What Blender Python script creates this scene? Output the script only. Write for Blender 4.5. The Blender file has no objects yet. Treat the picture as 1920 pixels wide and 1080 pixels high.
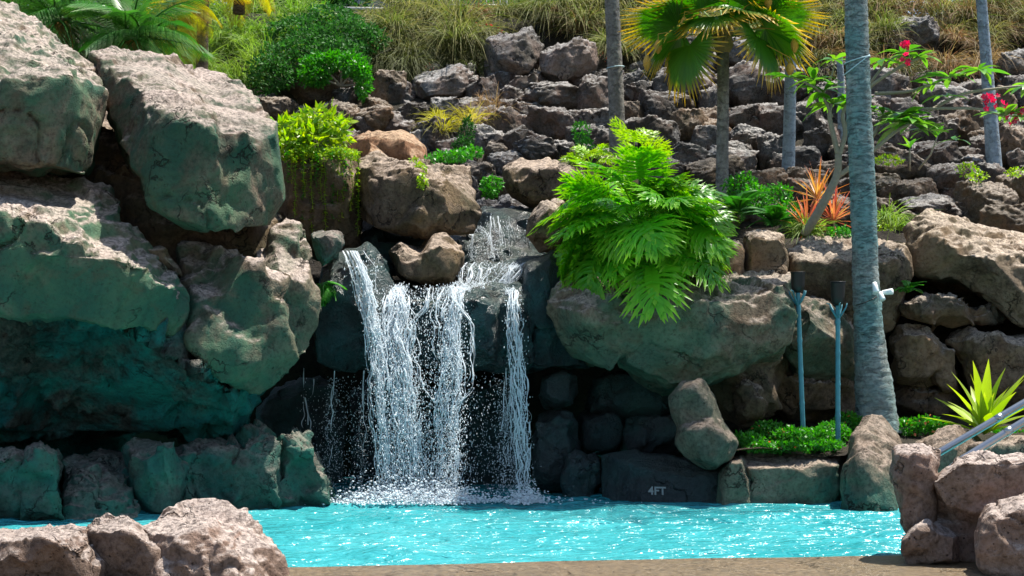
import bpy, bmesh, math, random
import numpy as np
from mathutils import Vector, Matrix, Euler
from mathutils.bvhtree import BVHTree
R = math.radians
random.seed(7)
SC = bpy.context.scene
COL = SC.collection

# ------------------------------------------------------------------ camera
# level camera 1.6 m above the pool water, looking along +Y, frame shifted up a little
F, CX, HY, EYE = 3000.0, 960.0, 660.0, 1.6      # focal length and horizon in photo pixels
cam_d = bpy.data.cameras.new('camera'); cam = bpy.data.objects.new('camera', cam_d); COL.objects.link(cam)
cam_d.sensor_width = 36.0; cam_d.lens = 36.0 * F / 1920.0
cam_d.shift_y = (HY - 540.0) / 1920.0
cam_d.clip_end = 500.0
cam.location = (0, 0, EYE); cam.rotation_euler = (R(90), 0, 0)
SC.camera = cam

# ------------------------------------------------------------------ sky and sun
SUN_DIR = Vector((0.32, 0.15, 0.93)).normalized()           # towards the sun: high, behind and right of the falls
w = bpy.data.worlds.new('World'); SC.world = w; w.use_nodes = True
nt = w.node_tree; nt.nodes.clear()
sky = nt.nodes.new('ShaderNodeTexSky'); sky.sky_type = 'NISHITA'; sky.sun_disc = False
sky.sun_elevation = math.asin(SUN_DIR.z); sky.sun_rotation = math.atan2(SUN_DIR.x, SUN_DIR.y)
sky.air_density = 1.0; sky.dust_density = 1.2
bg = nt.nodes.new('ShaderNodeBackground'); bg.inputs['Strength'].default_value = 0.10
wo = nt.nodes.new('ShaderNodeOutputWorld')
nt.links.new(sky.outputs[0], bg.inputs[0]); nt.links.new(bg.outputs[0], wo.inputs[0])
sl = bpy.data.lights.new('sun', 'SUN'); sl.energy = 5.0; sl.angle = R(0.53); sl.color = (1.0, 0.95, 0.87)
so = bpy.data.objects.new('sun', sl); COL.objects.link(so)
so.rotation_euler = (-SUN_DIR).to_track_quat('-Z', 'Y').to_euler(); so.location = (0, 15, 30)
SC.view_settings.view_transform = 'Standard'; SC.view_settings.look = 'None'
SC.view_settings.gamma = 1.0; SC.view_settings.use_curve_mapping = False
SC.view_settings.exposure = 1.08
SC.render.engine = 'CYCLES'
SC.cycles.max_bounces = 8; SC.cycles.diffuse_bounces = 4; SC.cycles.transparent_max_bounces = 12
SC.cycles.use_denoising = True; SC.cycles.use_adaptive_sampling = True; SC.cycles.adaptive_threshold = 0.02

# ------------------------------------------------------------------ helpers
def P(px, py, d):                                   # photo pixel + distance (m) -> world point
    return Vector(((px - CX) / F * d, d, EYE + (HY - py) / F * d))
def PA(a):
    a = np.asarray(a, float)
    return np.stack([(a[:, 0] - CX) / F * a[:, 2], a[:, 2], EYE + (HY - a[:, 1]) / F * a[:, 2]], 1)

def _hash(ix, iy, iz, seed):
    h = (ix.astype(np.uint32) * np.uint32(374761393) + iy.astype(np.uint32) * np.uint32(668265263)
         + iz.astype(np.uint32) * np.uint32(2147483647 - 1013) + np.uint32((seed * 974634777) & 0xffffffff))
    h = (h ^ (h >> np.uint32(13))) * np.uint32(1274126177)
    h = (h ^ (h >> np.uint32(16))) * np.uint32(2246822519)
    return (h ^ (h >> np.uint32(15))).astype(np.float64) / 4294967295.0
def vnoise(p, seed=0):
    """smooth value noise in -1..1"""
    i = np.floor(p).astype(np.int64); f = p - i
    u = f * f * f * (f * (f * 6 - 15) + 10)
    out = 0
    for dx in (0, 1):
        wx = u[:, 0] if dx else 1 - u[:, 0]
        for dy in (0, 1):
            wy = u[:, 1] if dy else 1 - u[:, 1]
            for dz in (0, 1):
                wz = u[:, 2] if dz else 1 - u[:, 2]
                out = out + wx * wy * wz * _hash(i[:, 0] + dx, i[:, 1] + dy, i[:, 2] + dz, seed)
    return out * 2 - 1
_RM = np.array(Euler((0.6, 0.4, 0.9)).to_matrix())
def fbm(p, octv=3, seed=0, gain=0.5):
    a, s = 1.0, 0; q = p
    for k in range(octv):
        s = s + a * vnoise(q, seed + k); a *= gain; q = (q @ _RM.T) * 2.03
    return s
def ridged(p, octv=3, seed=0):
    a, s = 1.0, 0; q = p
    for k in range(octv):
        s = s + a * (1 - np.abs(vnoise(q, seed + k)) * 2); a *= 0.5; q = (q @ _RM.T) * 2.1
    return s

def tag(o, label=None, cat=None, group=None, kind=None):
    if label: o['label'] = label
    if cat: o['category'] = cat
    if group: o['group'] = group
    if kind: o['kind'] = kind
    return o
def thing(name, label, cat, loc=(0, 0, 0), group=None, kind=None):
    o = bpy.data.objects.new(name, None); COL.objects.link(o); o.location = loc
    o.empty_display_size = 0.1
    return tag(o, label, cat, group, kind)
def link(name, me, mat=None, parent=None, loc=None, rot=None, scale=None):
    o = bpy.data.objects.new(name, me); COL.objects.link(o)
    if mat is not None and len(me.materials) == 0: me.materials.append(mat)
    if parent is not None: o.parent = parent
    if loc is not None: o.location = loc
    if rot is not None: o.rotation_euler = rot
    if scale is not None: o.scale = scale
    return o
def mesh(name, v, f, smooth=True, col=None):
    """v (N,3); f array (M,3|4) or list; col (N,2) goes to the point attribute 'col'"""
    me = bpy.data.meshes.new(name)
    v = np.asarray(v, np.float32)
    if isinstance(f, np.ndarray):
        k = f.shape[1]; m = f.shape[0]
        me.vertices.add(len(v)); me.vertices.foreach_set('co', v.ravel())
        me.loops.add(m * k); me.loops.foreach_set('vertex_index', f.astype(np.int32).ravel())
        me.polygons.add(m); me.polygons.foreach_set('loop_start', np.arange(0, m * k, k, dtype=np.int32))
        me.polygons.foreach_set('loop_total', np.full(m, k, np.int32))
        me.update(calc_edges=True)
    else:
        me.from_pydata([tuple(x) for x in v], [], f)
    if smooth: me.polygons.foreach_set('use_smooth', np.ones(len(me.polygons), bool))
    if col is not None:
        c = np.zeros((len(v), 4), np.float32); c[:, :col.shape[1]] = col; c[:, 3] = 1
        a = me.attributes.new('col', 'FLOAT_COLOR', 'POINT'); a.data.foreach_set('color', c.ravel())
    return me
class MB:
    """collects tubes, strips and boxes into one mesh"""
    def __init__(s): s.v = []; s.f = []; s.c = []; s.n = 0
    def add(s, v, f, t=None, r=0.5):
        v = [tuple(x) for x in v]
        s.f += [tuple(i + s.n for i in q) for q in f]; s.v += v; s.n += len(v)
        s.c += [(tt, r) for tt in (t if t is not None else [0.0] * len(v))]
    def tube(s, pts, rad, sides=8, cap=True, r=0.5):
        pts = [Vector(p) for p in pts]; n = len(pts)
        if not hasattr(rad, '__len__'): rad = [rad] * n
        v = []; up = None
        for i, p in enumerate(pts):
            t = (pts[min(i + 1, n - 1)] - pts[max(i - 1, 0)]).normalized()
            if up is None:
                up = Vector((0, 0, 1)) if abs(t.z) < 0.9 else Vector((0, 1, 0))
            x = t.cross(up)
            x = x.normalized() if x.length > 1e-6 else Vector((1, 0, 0))
            y = x.cross(t).normalized(); up = y
            for k in range(sides):
                a = 2 * math.pi * k / sides
                v.append(p + (x * math.cos(a) + y * math.sin(a)) * rad[i])
        f = [(i * sides + k, i * sides + (k + 1) % sides, (i + 1) * sides + (k + 1) % sides, (i + 1) * sides + k)
             for i in range(n - 1) for k in range(sides)]
        if cap:
            f.append(tuple(range(sides - 1, -1, -1))); f.append(tuple((n - 1) * sides + k for k in range(sides)))
        s.add(v, f, [i / max(1, n - 1) for i in range(n) for k in range(sides)], r)
    def box(s, c, h, rz=0):
        v = []
        for z in (-1, 1):
            for x, y in ((-1, -1), (1, -1), (1, 1), (-1, 1)):
                a, b = x * h[0], y * h[1]
                v.append((c[0] + a * math.cos(rz) - b * math.sin(rz), c[1] + a * math.sin(rz) + b * math.cos(rz), c[2] + z * h[2]))
        s.add(v, [(3, 2, 1, 0), (4, 5, 6, 7), (0, 1, 5, 4), (1, 2, 6, 5), (2, 3, 7, 6), (3, 0, 4, 7)])
    def strip(s, ctr, side, wid, r=0.5, fold=None):
        """leaf blade: centre line points, sideways vector per point, half width per point"""
        n = len(ctr); v = []; t = []
        for i in range(n):
            c = Vector(ctr[i]); d = Vector(side[i]) * wid[i]; up = Vector(fold[i]) if fold else Vector((0, 0, 0))
            v += [c - d + up, c, c + d + up]; t += [i / (n - 1)] * 3
        f = []
        for i in range(n - 1):
            a = i * 3
            f += [(a, a + 1, a + 4, a + 3), (a + 1, a + 2, a + 5, a + 4)]
        s.add(v, f, t, r)
    def build(s, name, mat=None, parent=None, smooth=True, loc=None):
        me = s.me(name, smooth)
        return link(name, me, mat, parent, loc)
    def me(s, name, smooth=True):
        return mesh(name, s.v, s.f, smooth, np.array(s.c, np.float32) if s.c else None)
# ------------------------------------------------------------------ materials
class N:
    def __init__(s, name):
        s.m = bpy.data.materials.new(name); s.m.use_nodes = True; s.t = s.m.node_tree; s.t.nodes.clear()
        s.out = s.t.nodes.new('ShaderNodeOutputMaterial')
    def n(s, typ, **kw):
        x = s.t.nodes.new('ShaderNode' + typ)
        for k, v in kw.items():
            if k.startswith('_'): setattr(x, k[1:], v)
            else:
                key = int(k[1:]) if k[0] == 'i' and k[1:].isdigit() else k.replace('__', ' ')
                if hasattr(v, 'is_output'): s.t.links.new(v, x.inputs[key])
                else: x.inputs[key].default_value = v
        return x
    def l(s, a, b): s.t.links.new(a, b)
    def math(s, op, a, b=0.0, c=None, clamp=False):
        x = s.n('Math', _operation=op, _use_clamp=clamp, i0=a, i1=b)
        if c is not None:
            if hasattr(c, 'is_output'): s.l(c, x.inputs[2])
            else: x.inputs[2].default_value = c
        return x.outputs[0]
    def ramp(s, fac, stops, interp='LINEAR'):
        x = s.n('ValToRGB', Fac=fac); r = x.color_ramp; r.interpolation = interp
        while len(r.elements) < len(stops): r.elements.new(0.5)
        for e, (p, c) in zip(r.elements, stops):
            e.position = p; e.color = (c, c, c, 1) if not hasattr(c, '__len__') else (*c, 1)
        return x.outputs[0]
    def mix(s, fac, a, b, mode='MIX'):
        x = s.n('Mix', _data_type='RGBA', _blend_type=mode)
        for k, v in ((0, fac), (6, a), (7, b)):
            if hasattr(v, 'is_output'): s.l(v, x.inputs[k])
            else: x.inputs[k].default_value = v if k == 0 else (*v, 1)
        return x.outputs[2]
    def smooth(s, x, a, b):
        r = s.n('MapRange', _interpolation_type='SMOOTHSTEP', Value=x); r.inputs[1].default_value = a; r.inputs[2].default_value = b
        return r.outputs[0]
    def noise(s, vec, scale, detail=6, rough=0.6, dist=0.0):
        return s.n('TexNoise', Vector=vec, Scale=scale, Detail=detail, Roughness=rough, Distortion=dist).outputs[0]
    def done(s, surf): s.l(surf, s.out.inputs[0]); return s.m

def rock_mat(name, c1, c2, c3, stain_shade=(0.05, 0.16, 0.13), stain_shade_amt=0.5, z_full=None, z_none=None, top=(0.42, 0.36, 0.31),
             top_amt=0.8, rough=0.85, bump=1.0, pit=0.5, vary=0.12, streak=0.25, rust=0.0, patch=0.5):
    """painted-concrete / lava rock: mottled base, staining mixed with shade tint (more of it low down), tops painted sunlit, pits"""
    a = N(name); g = a.n('NewGeometry'); pos = g.outputs['Position']; nor = g.outputs['Normal']
    oi = a.n('ObjectInfo').outputs['Random']
    n1 = a.noise(pos, 1.3, 8, 0.62, 0.6); n2 = a.noise(pos, 5.5, 8, 0.65); n3 = a.noise(pos, 23, 6, 0.7)
    m = a.math('ADD', a.math('MULTIPLY_ADD', n2, 0.5, a.math('MULTIPLY', n1, 0.6)), a.math('MULTIPLY', a.math('SUBTRACT', n3, 0.5), 0.5))
    base = a.ramp(m, [(0.38, tuple(x * 0.75 for x in c1)), (0.55, c2), (0.72, c3)])
    sx = a.n('SeparateXYZ', i0=pos); nz = a.n('SeparateXYZ', i0=nor).outputs[2]
    # sunlight painted into the colour of what looks up
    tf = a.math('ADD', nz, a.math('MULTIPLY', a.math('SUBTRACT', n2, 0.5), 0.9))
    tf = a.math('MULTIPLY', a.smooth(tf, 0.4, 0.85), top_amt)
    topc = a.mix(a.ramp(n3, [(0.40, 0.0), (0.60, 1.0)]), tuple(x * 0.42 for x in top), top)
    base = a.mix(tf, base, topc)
    # algae staining, with the teal of shaded faces and pool bounce painted in
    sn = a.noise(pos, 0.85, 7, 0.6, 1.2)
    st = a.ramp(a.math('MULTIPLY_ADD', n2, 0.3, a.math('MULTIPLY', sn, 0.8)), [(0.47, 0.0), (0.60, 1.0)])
    st = a.math('MULTIPLY', st, stain_shade_amt)
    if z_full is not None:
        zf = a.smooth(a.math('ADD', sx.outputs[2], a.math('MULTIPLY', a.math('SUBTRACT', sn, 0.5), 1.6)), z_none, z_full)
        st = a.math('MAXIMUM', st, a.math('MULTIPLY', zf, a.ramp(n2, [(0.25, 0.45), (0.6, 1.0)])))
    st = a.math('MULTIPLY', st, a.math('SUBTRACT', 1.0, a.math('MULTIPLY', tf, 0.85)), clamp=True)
    sc2 = a.mix(a.ramp(n1, [(0.4, 0.0), (0.62, 1.0)]), stain_shade, tuple(x * y for x, y in zip(stain_shade, (2.4, 1.5, 1.25))))
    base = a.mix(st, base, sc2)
    # run-off streaks
    mp = a.n('Mapping', Vector=pos); mp.inputs['Scale'].default_value = (5.0, 5.0, 0.5)
    sk = a.ramp(a.noise(mp.outputs[0], 1.0, 5, 0.6), [(0.52, 0.0), (0.68, 1.0)])
    sk = a.math('MULTIPLY', a.math('MULTIPLY', sk, streak), a.math('SUBTRACT', 1.0, a.smooth(nz, 0.2, 0.7)))
    base = a.mix(sk, base, tuple(x * 0.4 for x in c1))
    if rust:
        rf = a.math('MULTIPLY', a.ramp(a.noise(pos, 1.1, 6, 0.6, 0.5), [(0.54, 0.0), (0.7, 1.0)]), rust)
        base = a.mix(rf, base, (0.36, 0.17, 0.08))
    # broad brown and ochre patches
    pt = a.ramp(a.noise(pos, 2.6, 6, 0.65, 0.8), [(0.53, 0.0), (0.68, patch)])
    base = a.mix(a.math('MULTIPLY', pt, a.math('SUBTRACT', 1.0, a.math('MULTIPLY', tf, 0.6))), base, tuple(x * y for x, y in zip(c2, (0.62, 0.5, 0.42))))
    # hairline cracks
    dn = a.n('TexNoise', Vector=pos, Scale=1.7, Detail=5.0, Roughness=0.6)
    vs = a.n('VectorMath', _operation='MULTIPLY_ADD', i0=dn.outputs['Color'], i1=(1.6, 1.6, 1.6), i2=pos)
    ve = a.n('TexVoronoi', _feature='DISTANCE_TO_EDGE', Vector=vs.outputs[0], Scale=1.15).outputs['Distance']
    ck = a.math('MULTIPLY', a.ramp(ve, [(0.0, 1.0), (0.022, 0.0)]), a.ramp(a.noise(pos, 1.9, 3, 0.5), [(0.50, 0.0), (0.60, 1.0)]))
    base = a.mix(a.math('MULTIPLY', ck, 0.85), base, tuple(x * 0.25 for x in c1))
    # pits and dark grains
    vo = a.n('TexVoronoi', Vector=pos, Scale=26.0, Randomness=1.0).outputs['Distance']
    pf = a.math('MULTIPLY', a.ramp(vo, [(0.10, 1.0), (0.24, 0.0)]), a.ramp(n2, [(0.48, 0.0), (0.62, 1.0)]))
    base = a.mix(a.math('MULTIPLY', pf, pit), base, tuple(x * 0.3 for x in c1))
    base = a.mix(a.math('MULTIPLY', a.ramp(n3, [(0.3, 1.0), (0.5, 0.0)]), 0.45), base, tuple(x * 0.45 for x in c1))
    hs = a.n('HueSaturation', Color=base)
    a.l(a.math('MULTIPLY_ADD', oi, 2 * vary, 1 - vary), hs.inputs['Value'])
    hgt = a.math('ADD', a.math('MULTIPLY', n2, 0.6), a.math('MULTIPLY', n3, 0.35))
    hgt = a.math('SUBTRACT', hgt, a.math('MULTIPLY', pf, 0.25))
    hgt = a.math('ADD', hgt, a.math('MULTIPLY', a.noise(pos, 52, 5, 0.75), 0.22))
    hgt = a.math('SUBTRACT', hgt, a.math('MULTIPLY', ck, 0.45))
    b = a.n('Bump', Strength=0.95, Distance=0.07 * bump, Height=hgt)
    pr = a.n('BsdfPrincipled', Base__Color=hs.outputs[0], Roughness=rough, Normal=b.outputs[0])
    pr.inputs['Specular IOR Level'].default_value = 0.5 if rough < 0.6 else 0.2
    return a.done(pr.outputs[0])

def leaf_mat(name, base, tip, alt, trans=0.4, rough=0.4, vary=0.2, tip_at=(0.7, 1.0), spec=0.4):
    """leaf: 'col'.x runs base to tip, 'col'.y and the object's random number vary the hue"""
    a = N(name); at = a.n('Attribute', _attribute_name='col'); s = a.n('SeparateColor', Color=at.outputs['Color'])
    oi = a.n('ObjectInfo').outputs['Random']
    rnd = a.math('FRACT', a.math('ADD', s.outputs[1], oi))
    c = a.mix(a.ramp(rnd, [(0.0, 0.0), (1.0, 1.0)]), base, alt)
    c = a.mix(a.smooth(s.outputs[0], *tip_at), c, tip)
    hs = a.n('HueSaturation', Color=c)
    a.l(a.math('MULTIPLY_ADD', a.math('FRACT', a.math('MULTIPLY', rnd, 7.31)), 2 * vary, 1 - vary), hs.inputs['Value'])
    pr = a.n('BsdfPrincipled', Base__Color=hs.outputs[0], Roughness=rough)
    pr.inputs['Specular IOR Level'].default_value = spec
    tr = a.n('BsdfTranslucent'); hs2 = a.n('HueSaturation', Color=hs.outputs[0], Value=1.5, Saturation=1.1); a.l(hs2.outputs[0], tr.inputs[0])
    mx = a.n('MixShader', Fac=trans); a.l(pr.outputs[0], mx.inputs[1]); a.l(tr.outputs[0], mx.inputs[2])
    return a.done(mx.outputs[0])

def plain(name, c, rough=0.5, metal=0.0, var=0.15, scale=20, bump=0.2):
    a = N(name); pos = a.n('NewGeometry').outputs['Position']; n = a.noise(pos, scale, 5, 0.6)
    col = a.mix(n, tuple(x * (1 - var) for x in c), tuple(x * (1 + var) for x in c))
    b = a.n('Bump', Strength=bump, Distance=0.01, Height=n)
    p = a.n('BsdfPrincipled', Base__Color=col, Roughness=rough, Metallic=metal, Normal=b.outputs[0])
    return a.done(p.outputs[0])

def trunk_mat(name, c1, c2, crack, tint=None, ring=14.0):
    a = N(name); tc = a.n('TexCoord').outputs['Object']; pos = a.n('NewGeometry').outputs['Position']
    n1 = a.noise(pos, 3.0, 6, 0.6); n2 = a.noise(pos, 30, 6, 0.65)
    base = a.ramp(a.math('MULTIPLY_ADD', n2, 0.6, a.math('MULTIPLY', n1, 0.5)), [(0.4, c1), (0.72, c2)])
    if tint is not None:
        base = a.mix(a.ramp(a.noise(pos, 1.6, 5, 0.6), [(0.42, 0.15), (0.6, 0.95)]), base, tint)
    mp = a.n('Mapping', Vector=pos); mp.inputs['Scale'].default_value = (9, 9, ring * 1.9)
    rn = a.noise(mp.outputs[0], 1.0, 7, 0.75, 0.6)
    rf = a.ramp(rn, [(0.32, 1.0), (0.52, 0.0)])
    mp2 = a.n('Mapping', Vector=pos); mp2.inputs['Scale'].default_value = (60, 60, 12)
    vf = a.ramp(a.noise(mp2.outputs[0], 1.0, 5, 0.7), [(0.30, 1.0), (0.42, 0.0)])
    cf = a.math('MULTIPLY', a.math('MAXIMUM', rf, a.math('MULTIPLY', vf, 0.45)), a.ramp(n1, [(0.3, 0.35), (0.6, 1.0)]))
    base = a.mix(cf, base, crack)
    h = a.math('SUBTRACT', a.math('MULTIPLY', n2, 0.4), cf)
    b = a.n('Bump', Strength=0.9, Distance=0.02, Height=h)
    p = a.n('BsdfPrincipled', Base__Color=base, Roughness=0.85, Normal=b.outputs[0]); p.inputs['Specular IOR Level'].default_value = 0.2
    return a.done(p.outputs[0])

M = {}
TEAL = (0.022, 0.150, 0.125)
M['left'] = rock_mat('left_rock', (0.075, 0.056, 0.04), (0.17, 0.127, 0.088), (0.27, 0.205, 0.145), stain_shade=(0.03, 0.095, 0.062), stain_shade_amt=0.95,
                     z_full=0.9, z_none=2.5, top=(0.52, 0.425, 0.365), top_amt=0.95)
M['over'] = rock_mat('overhang_rock', (0.025, 0.028, 0.022), (0.06, 0.075, 0.062), (0.14, 0.125, 0.10), stain_shade=(0.010, 0.16, 0.15), stain_shade_amt=1.0,
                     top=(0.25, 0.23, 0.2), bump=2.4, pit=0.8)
M['rim'] = rock_mat('rim_rock', (0.055, 0.05, 0.045), (0.11, 0.095, 0.08), (0.19, 0.15, 0.125), stain_shade=(0.016, 0.105, 0.085), stain_shade_amt=0.9,
                    z_full=-0.15, z_none=0.5, top=(0.28, 0.23, 0.195), top_amt=0.75, pit=0.9)
M['cave'] = rock_mat('cave_rock', (0.012, 0.017, 0.018), (0.025, 0.036, 0.038), (0.05, 0.058, 0.055), stain_shade=(0.010, 0.048, 0.048), stain_shade_amt=0.8,
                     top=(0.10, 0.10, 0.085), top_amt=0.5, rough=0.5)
M['wet'] = rock_mat('wet_fall_rock', (0.008, 0.012, 0.012), (0.014, 0.024, 0.025), (0.03, 0.038, 0.036), stain_shade=(0.008, 0.052, 0.055), stain_shade_amt=0.85,
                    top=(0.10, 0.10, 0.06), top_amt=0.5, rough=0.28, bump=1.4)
M['brown'] = rock_mat('brown_rock', (0.055, 0.038, 0.026), (0.115, 0.082, 0.056), (0.185, 0.138, 0.096), stain_shade=(0.085, 0.08, 0.035), stain_shade_amt=0.5,
                      top=(0.42, 0.33, 0.255), top_amt=0.95, streak=0.5)
M['tan'] = rock_mat('tan_rock', (0.08, 0.057, 0.038), (0.18, 0.132, 0.086), (0.28, 0.21, 0.145), stain_shade=(0.026, 0.105, 0.074), stain_shade_amt=0.65,
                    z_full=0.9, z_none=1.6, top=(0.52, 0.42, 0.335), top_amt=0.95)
M['warm'] = rock_mat('warm_rock', (0.08, 0.056, 0.038), (0.16, 0.118, 0.08), (0.25, 0.19, 0.135), stain_shade=(0.10, 0.088, 0.04), stain_shade_amt=0.35,
                     top=(0.48, 0.39, 0.305), top_amt=0.95, rust=0.25)
M['rust'] = rock_mat('rust_rock', (0.12, 0.065, 0.035), (0.22, 0.125, 0.07), (0.32, 0.20, 0.12), stain_shade=(0.16, 0.075, 0.035), stain_shade_amt=0.4,
                     top=(0.46, 0.33, 0.21), top_amt=0.8, rust=0.7)
M['pool_rock'] = rock_mat('waterline_rock', (0.09, 0.065, 0.045), (0.19, 0.14, 0.098), (0.29, 0.215, 0.15), stain_shade=(0.022, 0.11, 0.088), stain_shade_amt=0.3,
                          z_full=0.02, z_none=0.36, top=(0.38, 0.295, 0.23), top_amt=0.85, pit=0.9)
M['fg'] = rock_mat('foreground_rock', (0.12, 0.08, 0.06), (0.25, 0.18, 0.138), (0.36, 0.275, 0.225), stain_shade=(0.15, 0.10, 0.072), stain_shade_amt=0.3,
                   top=(0.56, 0.465, 0.405), top_amt=0.95, pit=1.0, bump=1.4, patch=0.3)
M['basalt'] = rock_mat('basalt_stone', (0.04, 0.038, 0.037), (0.10, 0.097, 0.095), (0.21, 0.203, 0.197), stain_shade=(0.07, 0.052, 0.032), stain_shade_amt=0.6,
                       top=(0.40, 0.38, 0.355), top_amt=0.9, bump=1.5, pit=1.0, vary=0.3, patch=0.25)
M['basalt_brown'] = rock_mat('brown_basalt_stone', (0.05, 0.04, 0.032), (0.12, 0.095, 0.073), (0.21, 0.172, 0.135), stain_shade=(0.11, 0.08, 0.036), stain_shade_amt=0.5,
                             top=(0.40, 0.34, 0.28), top_amt=0.9, bump=1.5, pit=1.0, vary=0.25, patch=0.25)
M['basalt_pale'] = rock_mat('pale_basalt_stone', (0.06, 0.06, 0.062), (0.14, 0.142, 0.145), (0.26, 0.26, 0.26), stain_shade=(0.13, 0.095, 0.045), stain_shade_amt=0.4,
                            top=(0.40, 0.39, 0.375), top_amt=0.85, bump=1.4, vary=0.2)
M['soil'] = rock_mat('dark_soil', (0.014, 0.011, 0.008), (0.028, 0.022, 0.017), (0.05, 0.04, 0.03), stain_shade=(0.03, 0.034, 0.015), stain_shade_amt=0.5,
                     top=(0.06, 0.05, 0.036), top_amt=0.5, bump=1.6)
M['deck'] = rock_mat('wet_deck', (0.035, 0.025, 0.012), (0.09, 0.066, 0.036), (0.19, 0.14, 0.08), stain_shade=(0.06, 0.045, 0.02), stain_shade_amt=0.5,
                     top=(0.24, 0.175, 0.10), top_amt=0.8, rough=0.3, bump=0.9)

# pool water: milky turquoise body under a rippled reflecting surface
a = N('pool_water'); pos = a.n('NewGeometry').outputs['Position']
n1 = a.noise(pos, 0.5, 3, 0.5)
mp = a.n('Mapping', Vector=pos); mp.inputs['Scale'].default_value = (0.5, 1.0, 1.0)
c = a.mix(a.ramp(n1, [(0.35, 0.0), (0.65, 1.0)]), (0.02, 0.245, 0.27), (0.05, 0.31, 0.33))
h = a.math('ADD', a.noise(mp.outputs[0], 6.0, 3, 0.5, 0.6), a.math('MULTIPLY', a.noise(mp.outputs[0], 17.0, 2, 0.5), 0.25))
b = a.n('Bump', Strength=1.0, Distance=0.14, Height=h)
p = a.n('BsdfPrincipled', Base__Color=c, Roughness=0.2, IOR=1.33, Normal=b.outputs[0])
M['water'] = a.done(p.outputs[0])
# falling water: bright, aerated
a = N('falling_water')
p = a.n('BsdfPrincipled', Base__Color=(0.90, 0.95, 0.98, 1), Roughness=0.12, IOR=1.33)
t = a.n('BsdfTranslucent', Color=(0.92, 0.97, 1.0, 1)); mx = a.n('MixShader', Fac=0.45)
a.l(p.outputs[0], mx.inputs[1]); a.l(t.outputs[0], mx.inputs[2]); M['fall'] = a.done(mx.outputs[0])
M['philo'] = leaf_mat('philodendron_leaf', (0.06, 0.32, 0.010), (0.26, 0.52, 0.03), (0.13, 0.42, 0.015), trans=0.42, rough=0.32, vary=0.2, tip_at=(0.3, 1.0))
M['philo_lime'] = leaf_mat('lime_philodendron_leaf', (0.22, 0.40, 0.02), (0.34, 0.46, 0.03), (0.28, 0.44, 0.03), trans=0.45, rough=0.35)
M['fan'] = leaf_mat('fan_palm_leaf', (0.04, 0.17, 0.015), (0.62, 0.38, 0.04), (0.09, 0.24, 0.02), trans=0.4, rough=0.4, tip_at=(0.58, 0.92), vary=0.15)
M['areca'] = leaf_mat('green_palm_leaf', (0.03, 0.13, 0.02), (0.10, 0.20, 0.03), (0.07, 0.20, 0.03), trans=0.35, vary=0.25)
M['areca_yellow'] = leaf_mat('yellow_palm_leaf', (0.42, 0.34, 0.03), (0.50, 0.30, 0.03), (0.36, 0.40, 0.04), trans=0.4)
M['dead_frond'] = leaf_mat('dead_palm_leaf', (0.34, 0.16, 0.04), (0.40, 0.22, 0.07), (0.30, 0.12, 0.03), trans=0.2, rough=0.8)
M['dark_leaf'] = leaf_mat('dark_bush_leaf', (0.025, 0.10, 0.02), (0.05, 0.17, 0.03), (0.05, 0.155, 0.025), trans=0.3, vary=0.35, rough=0.6, spec=0.2)
M['mid_leaf'] = leaf_mat('green_bush_leaf', (0.035, 0.20, 0.02), (0.06, 0.26, 0.03), (0.07, 0.27, 0.02), trans=0.4, vary=0.3)
M['lime_leaf'] = leaf_mat('lime_leaf', (0.15, 0.34, 0.025), (0.36, 0.42, 0.04), (0.32, 0.42, 0.03), trans=0.45, vary=0.2)
M['plum'] = leaf_mat('plumeria_leaf', (0.06, 0.21, 0.025), (0.14, 0.32, 0.04), (0.16, 0.33, 0.035), trans=0.4, rough=0.3, vary=0.2)
M['lily'] = leaf_mat('lily_leaf', (0.20, 0.34, 0.02), (0.36, 0.44, 0.05), (0.34, 0.46, 0.05), trans=0.45, rough=0.35)
M['ti'] = leaf_mat('orange_ti_leaf', (0.46, 0.17, 0.05), (0.52, 0.19, 0.14), (0.44, 0.28, 0.08), trans=0.4, rough=0.45)
M['ti_red'] = leaf_mat('red_ti_leaf', (0.40, 0.09, 0.07), (0.50, 0.18, 0.13), (0.42, 0.16, 0.07), trans=0.4, rough=0.45)
M['fern'] = leaf_mat('fern_leaf', (0.03, 0.14, 0.02), (0.06, 0.2, 0.03), (0.05, 0.2, 0.02), trans=0.35)
M['grass_dry'] = leaf_mat('dry_grass_blade', (0.09, 0.14, 0.025), (0.32, 0.28, 0.10), (0.20, 0.19, 0.06), trans=0.35, rough=0.7, vary=0.4, tip_at=(0.45, 1.1))
M['grass_green'] = leaf_mat('green_grass_blade', (0.11, 0.23, 0.03), (0.26, 0.34, 0.06), (0.20, 0.30, 0.05), trans=0.4, rough=0.6, vary=0.3)
M['grass_olive'] = leaf_mat('olive_grass_blade', (0.06, 0.085, 0.02), (0.14, 0.15, 0.05), (0.11, 0.11, 0.035), trans=0.3, rough=0.7, vary=0.3)
M['grass_red'] = leaf_mat('reddish_grass_blade', (0.20, 0.10, 0.05), (0.34, 0.20, 0.11), (0.25, 0.19, 0.08), trans=0.3, rough=0.7, vary=0.3)
M['grass_yellow'] = leaf_mat('yellow_grass_blade', (0.36, 0.36, 0.03), (0.46, 0.40, 0.07), (0.34, 0.28, 0.06), trans=0.4, rough=0.6, vary=0.25)
M['pink'] = leaf_mat('pink_petal', (0.62, 0.03, 0.10), (0.72, 0.06, 0.18), (0.60, 0.02, 0.06), trans=0.4)
M['red'] = leaf_mat('red_petal', (0.55, 0.04, 0.04), (0.65, 0.08, 0.06), (0.5, 0.03, 0.06), trans=0.35)
M['orange'] = leaf_mat('orange_petal', (0.70, 0.25, 0.10), (0.75, 0.30, 0.16), (0.7, 0.2, 0.1), trans=0.35)
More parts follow.
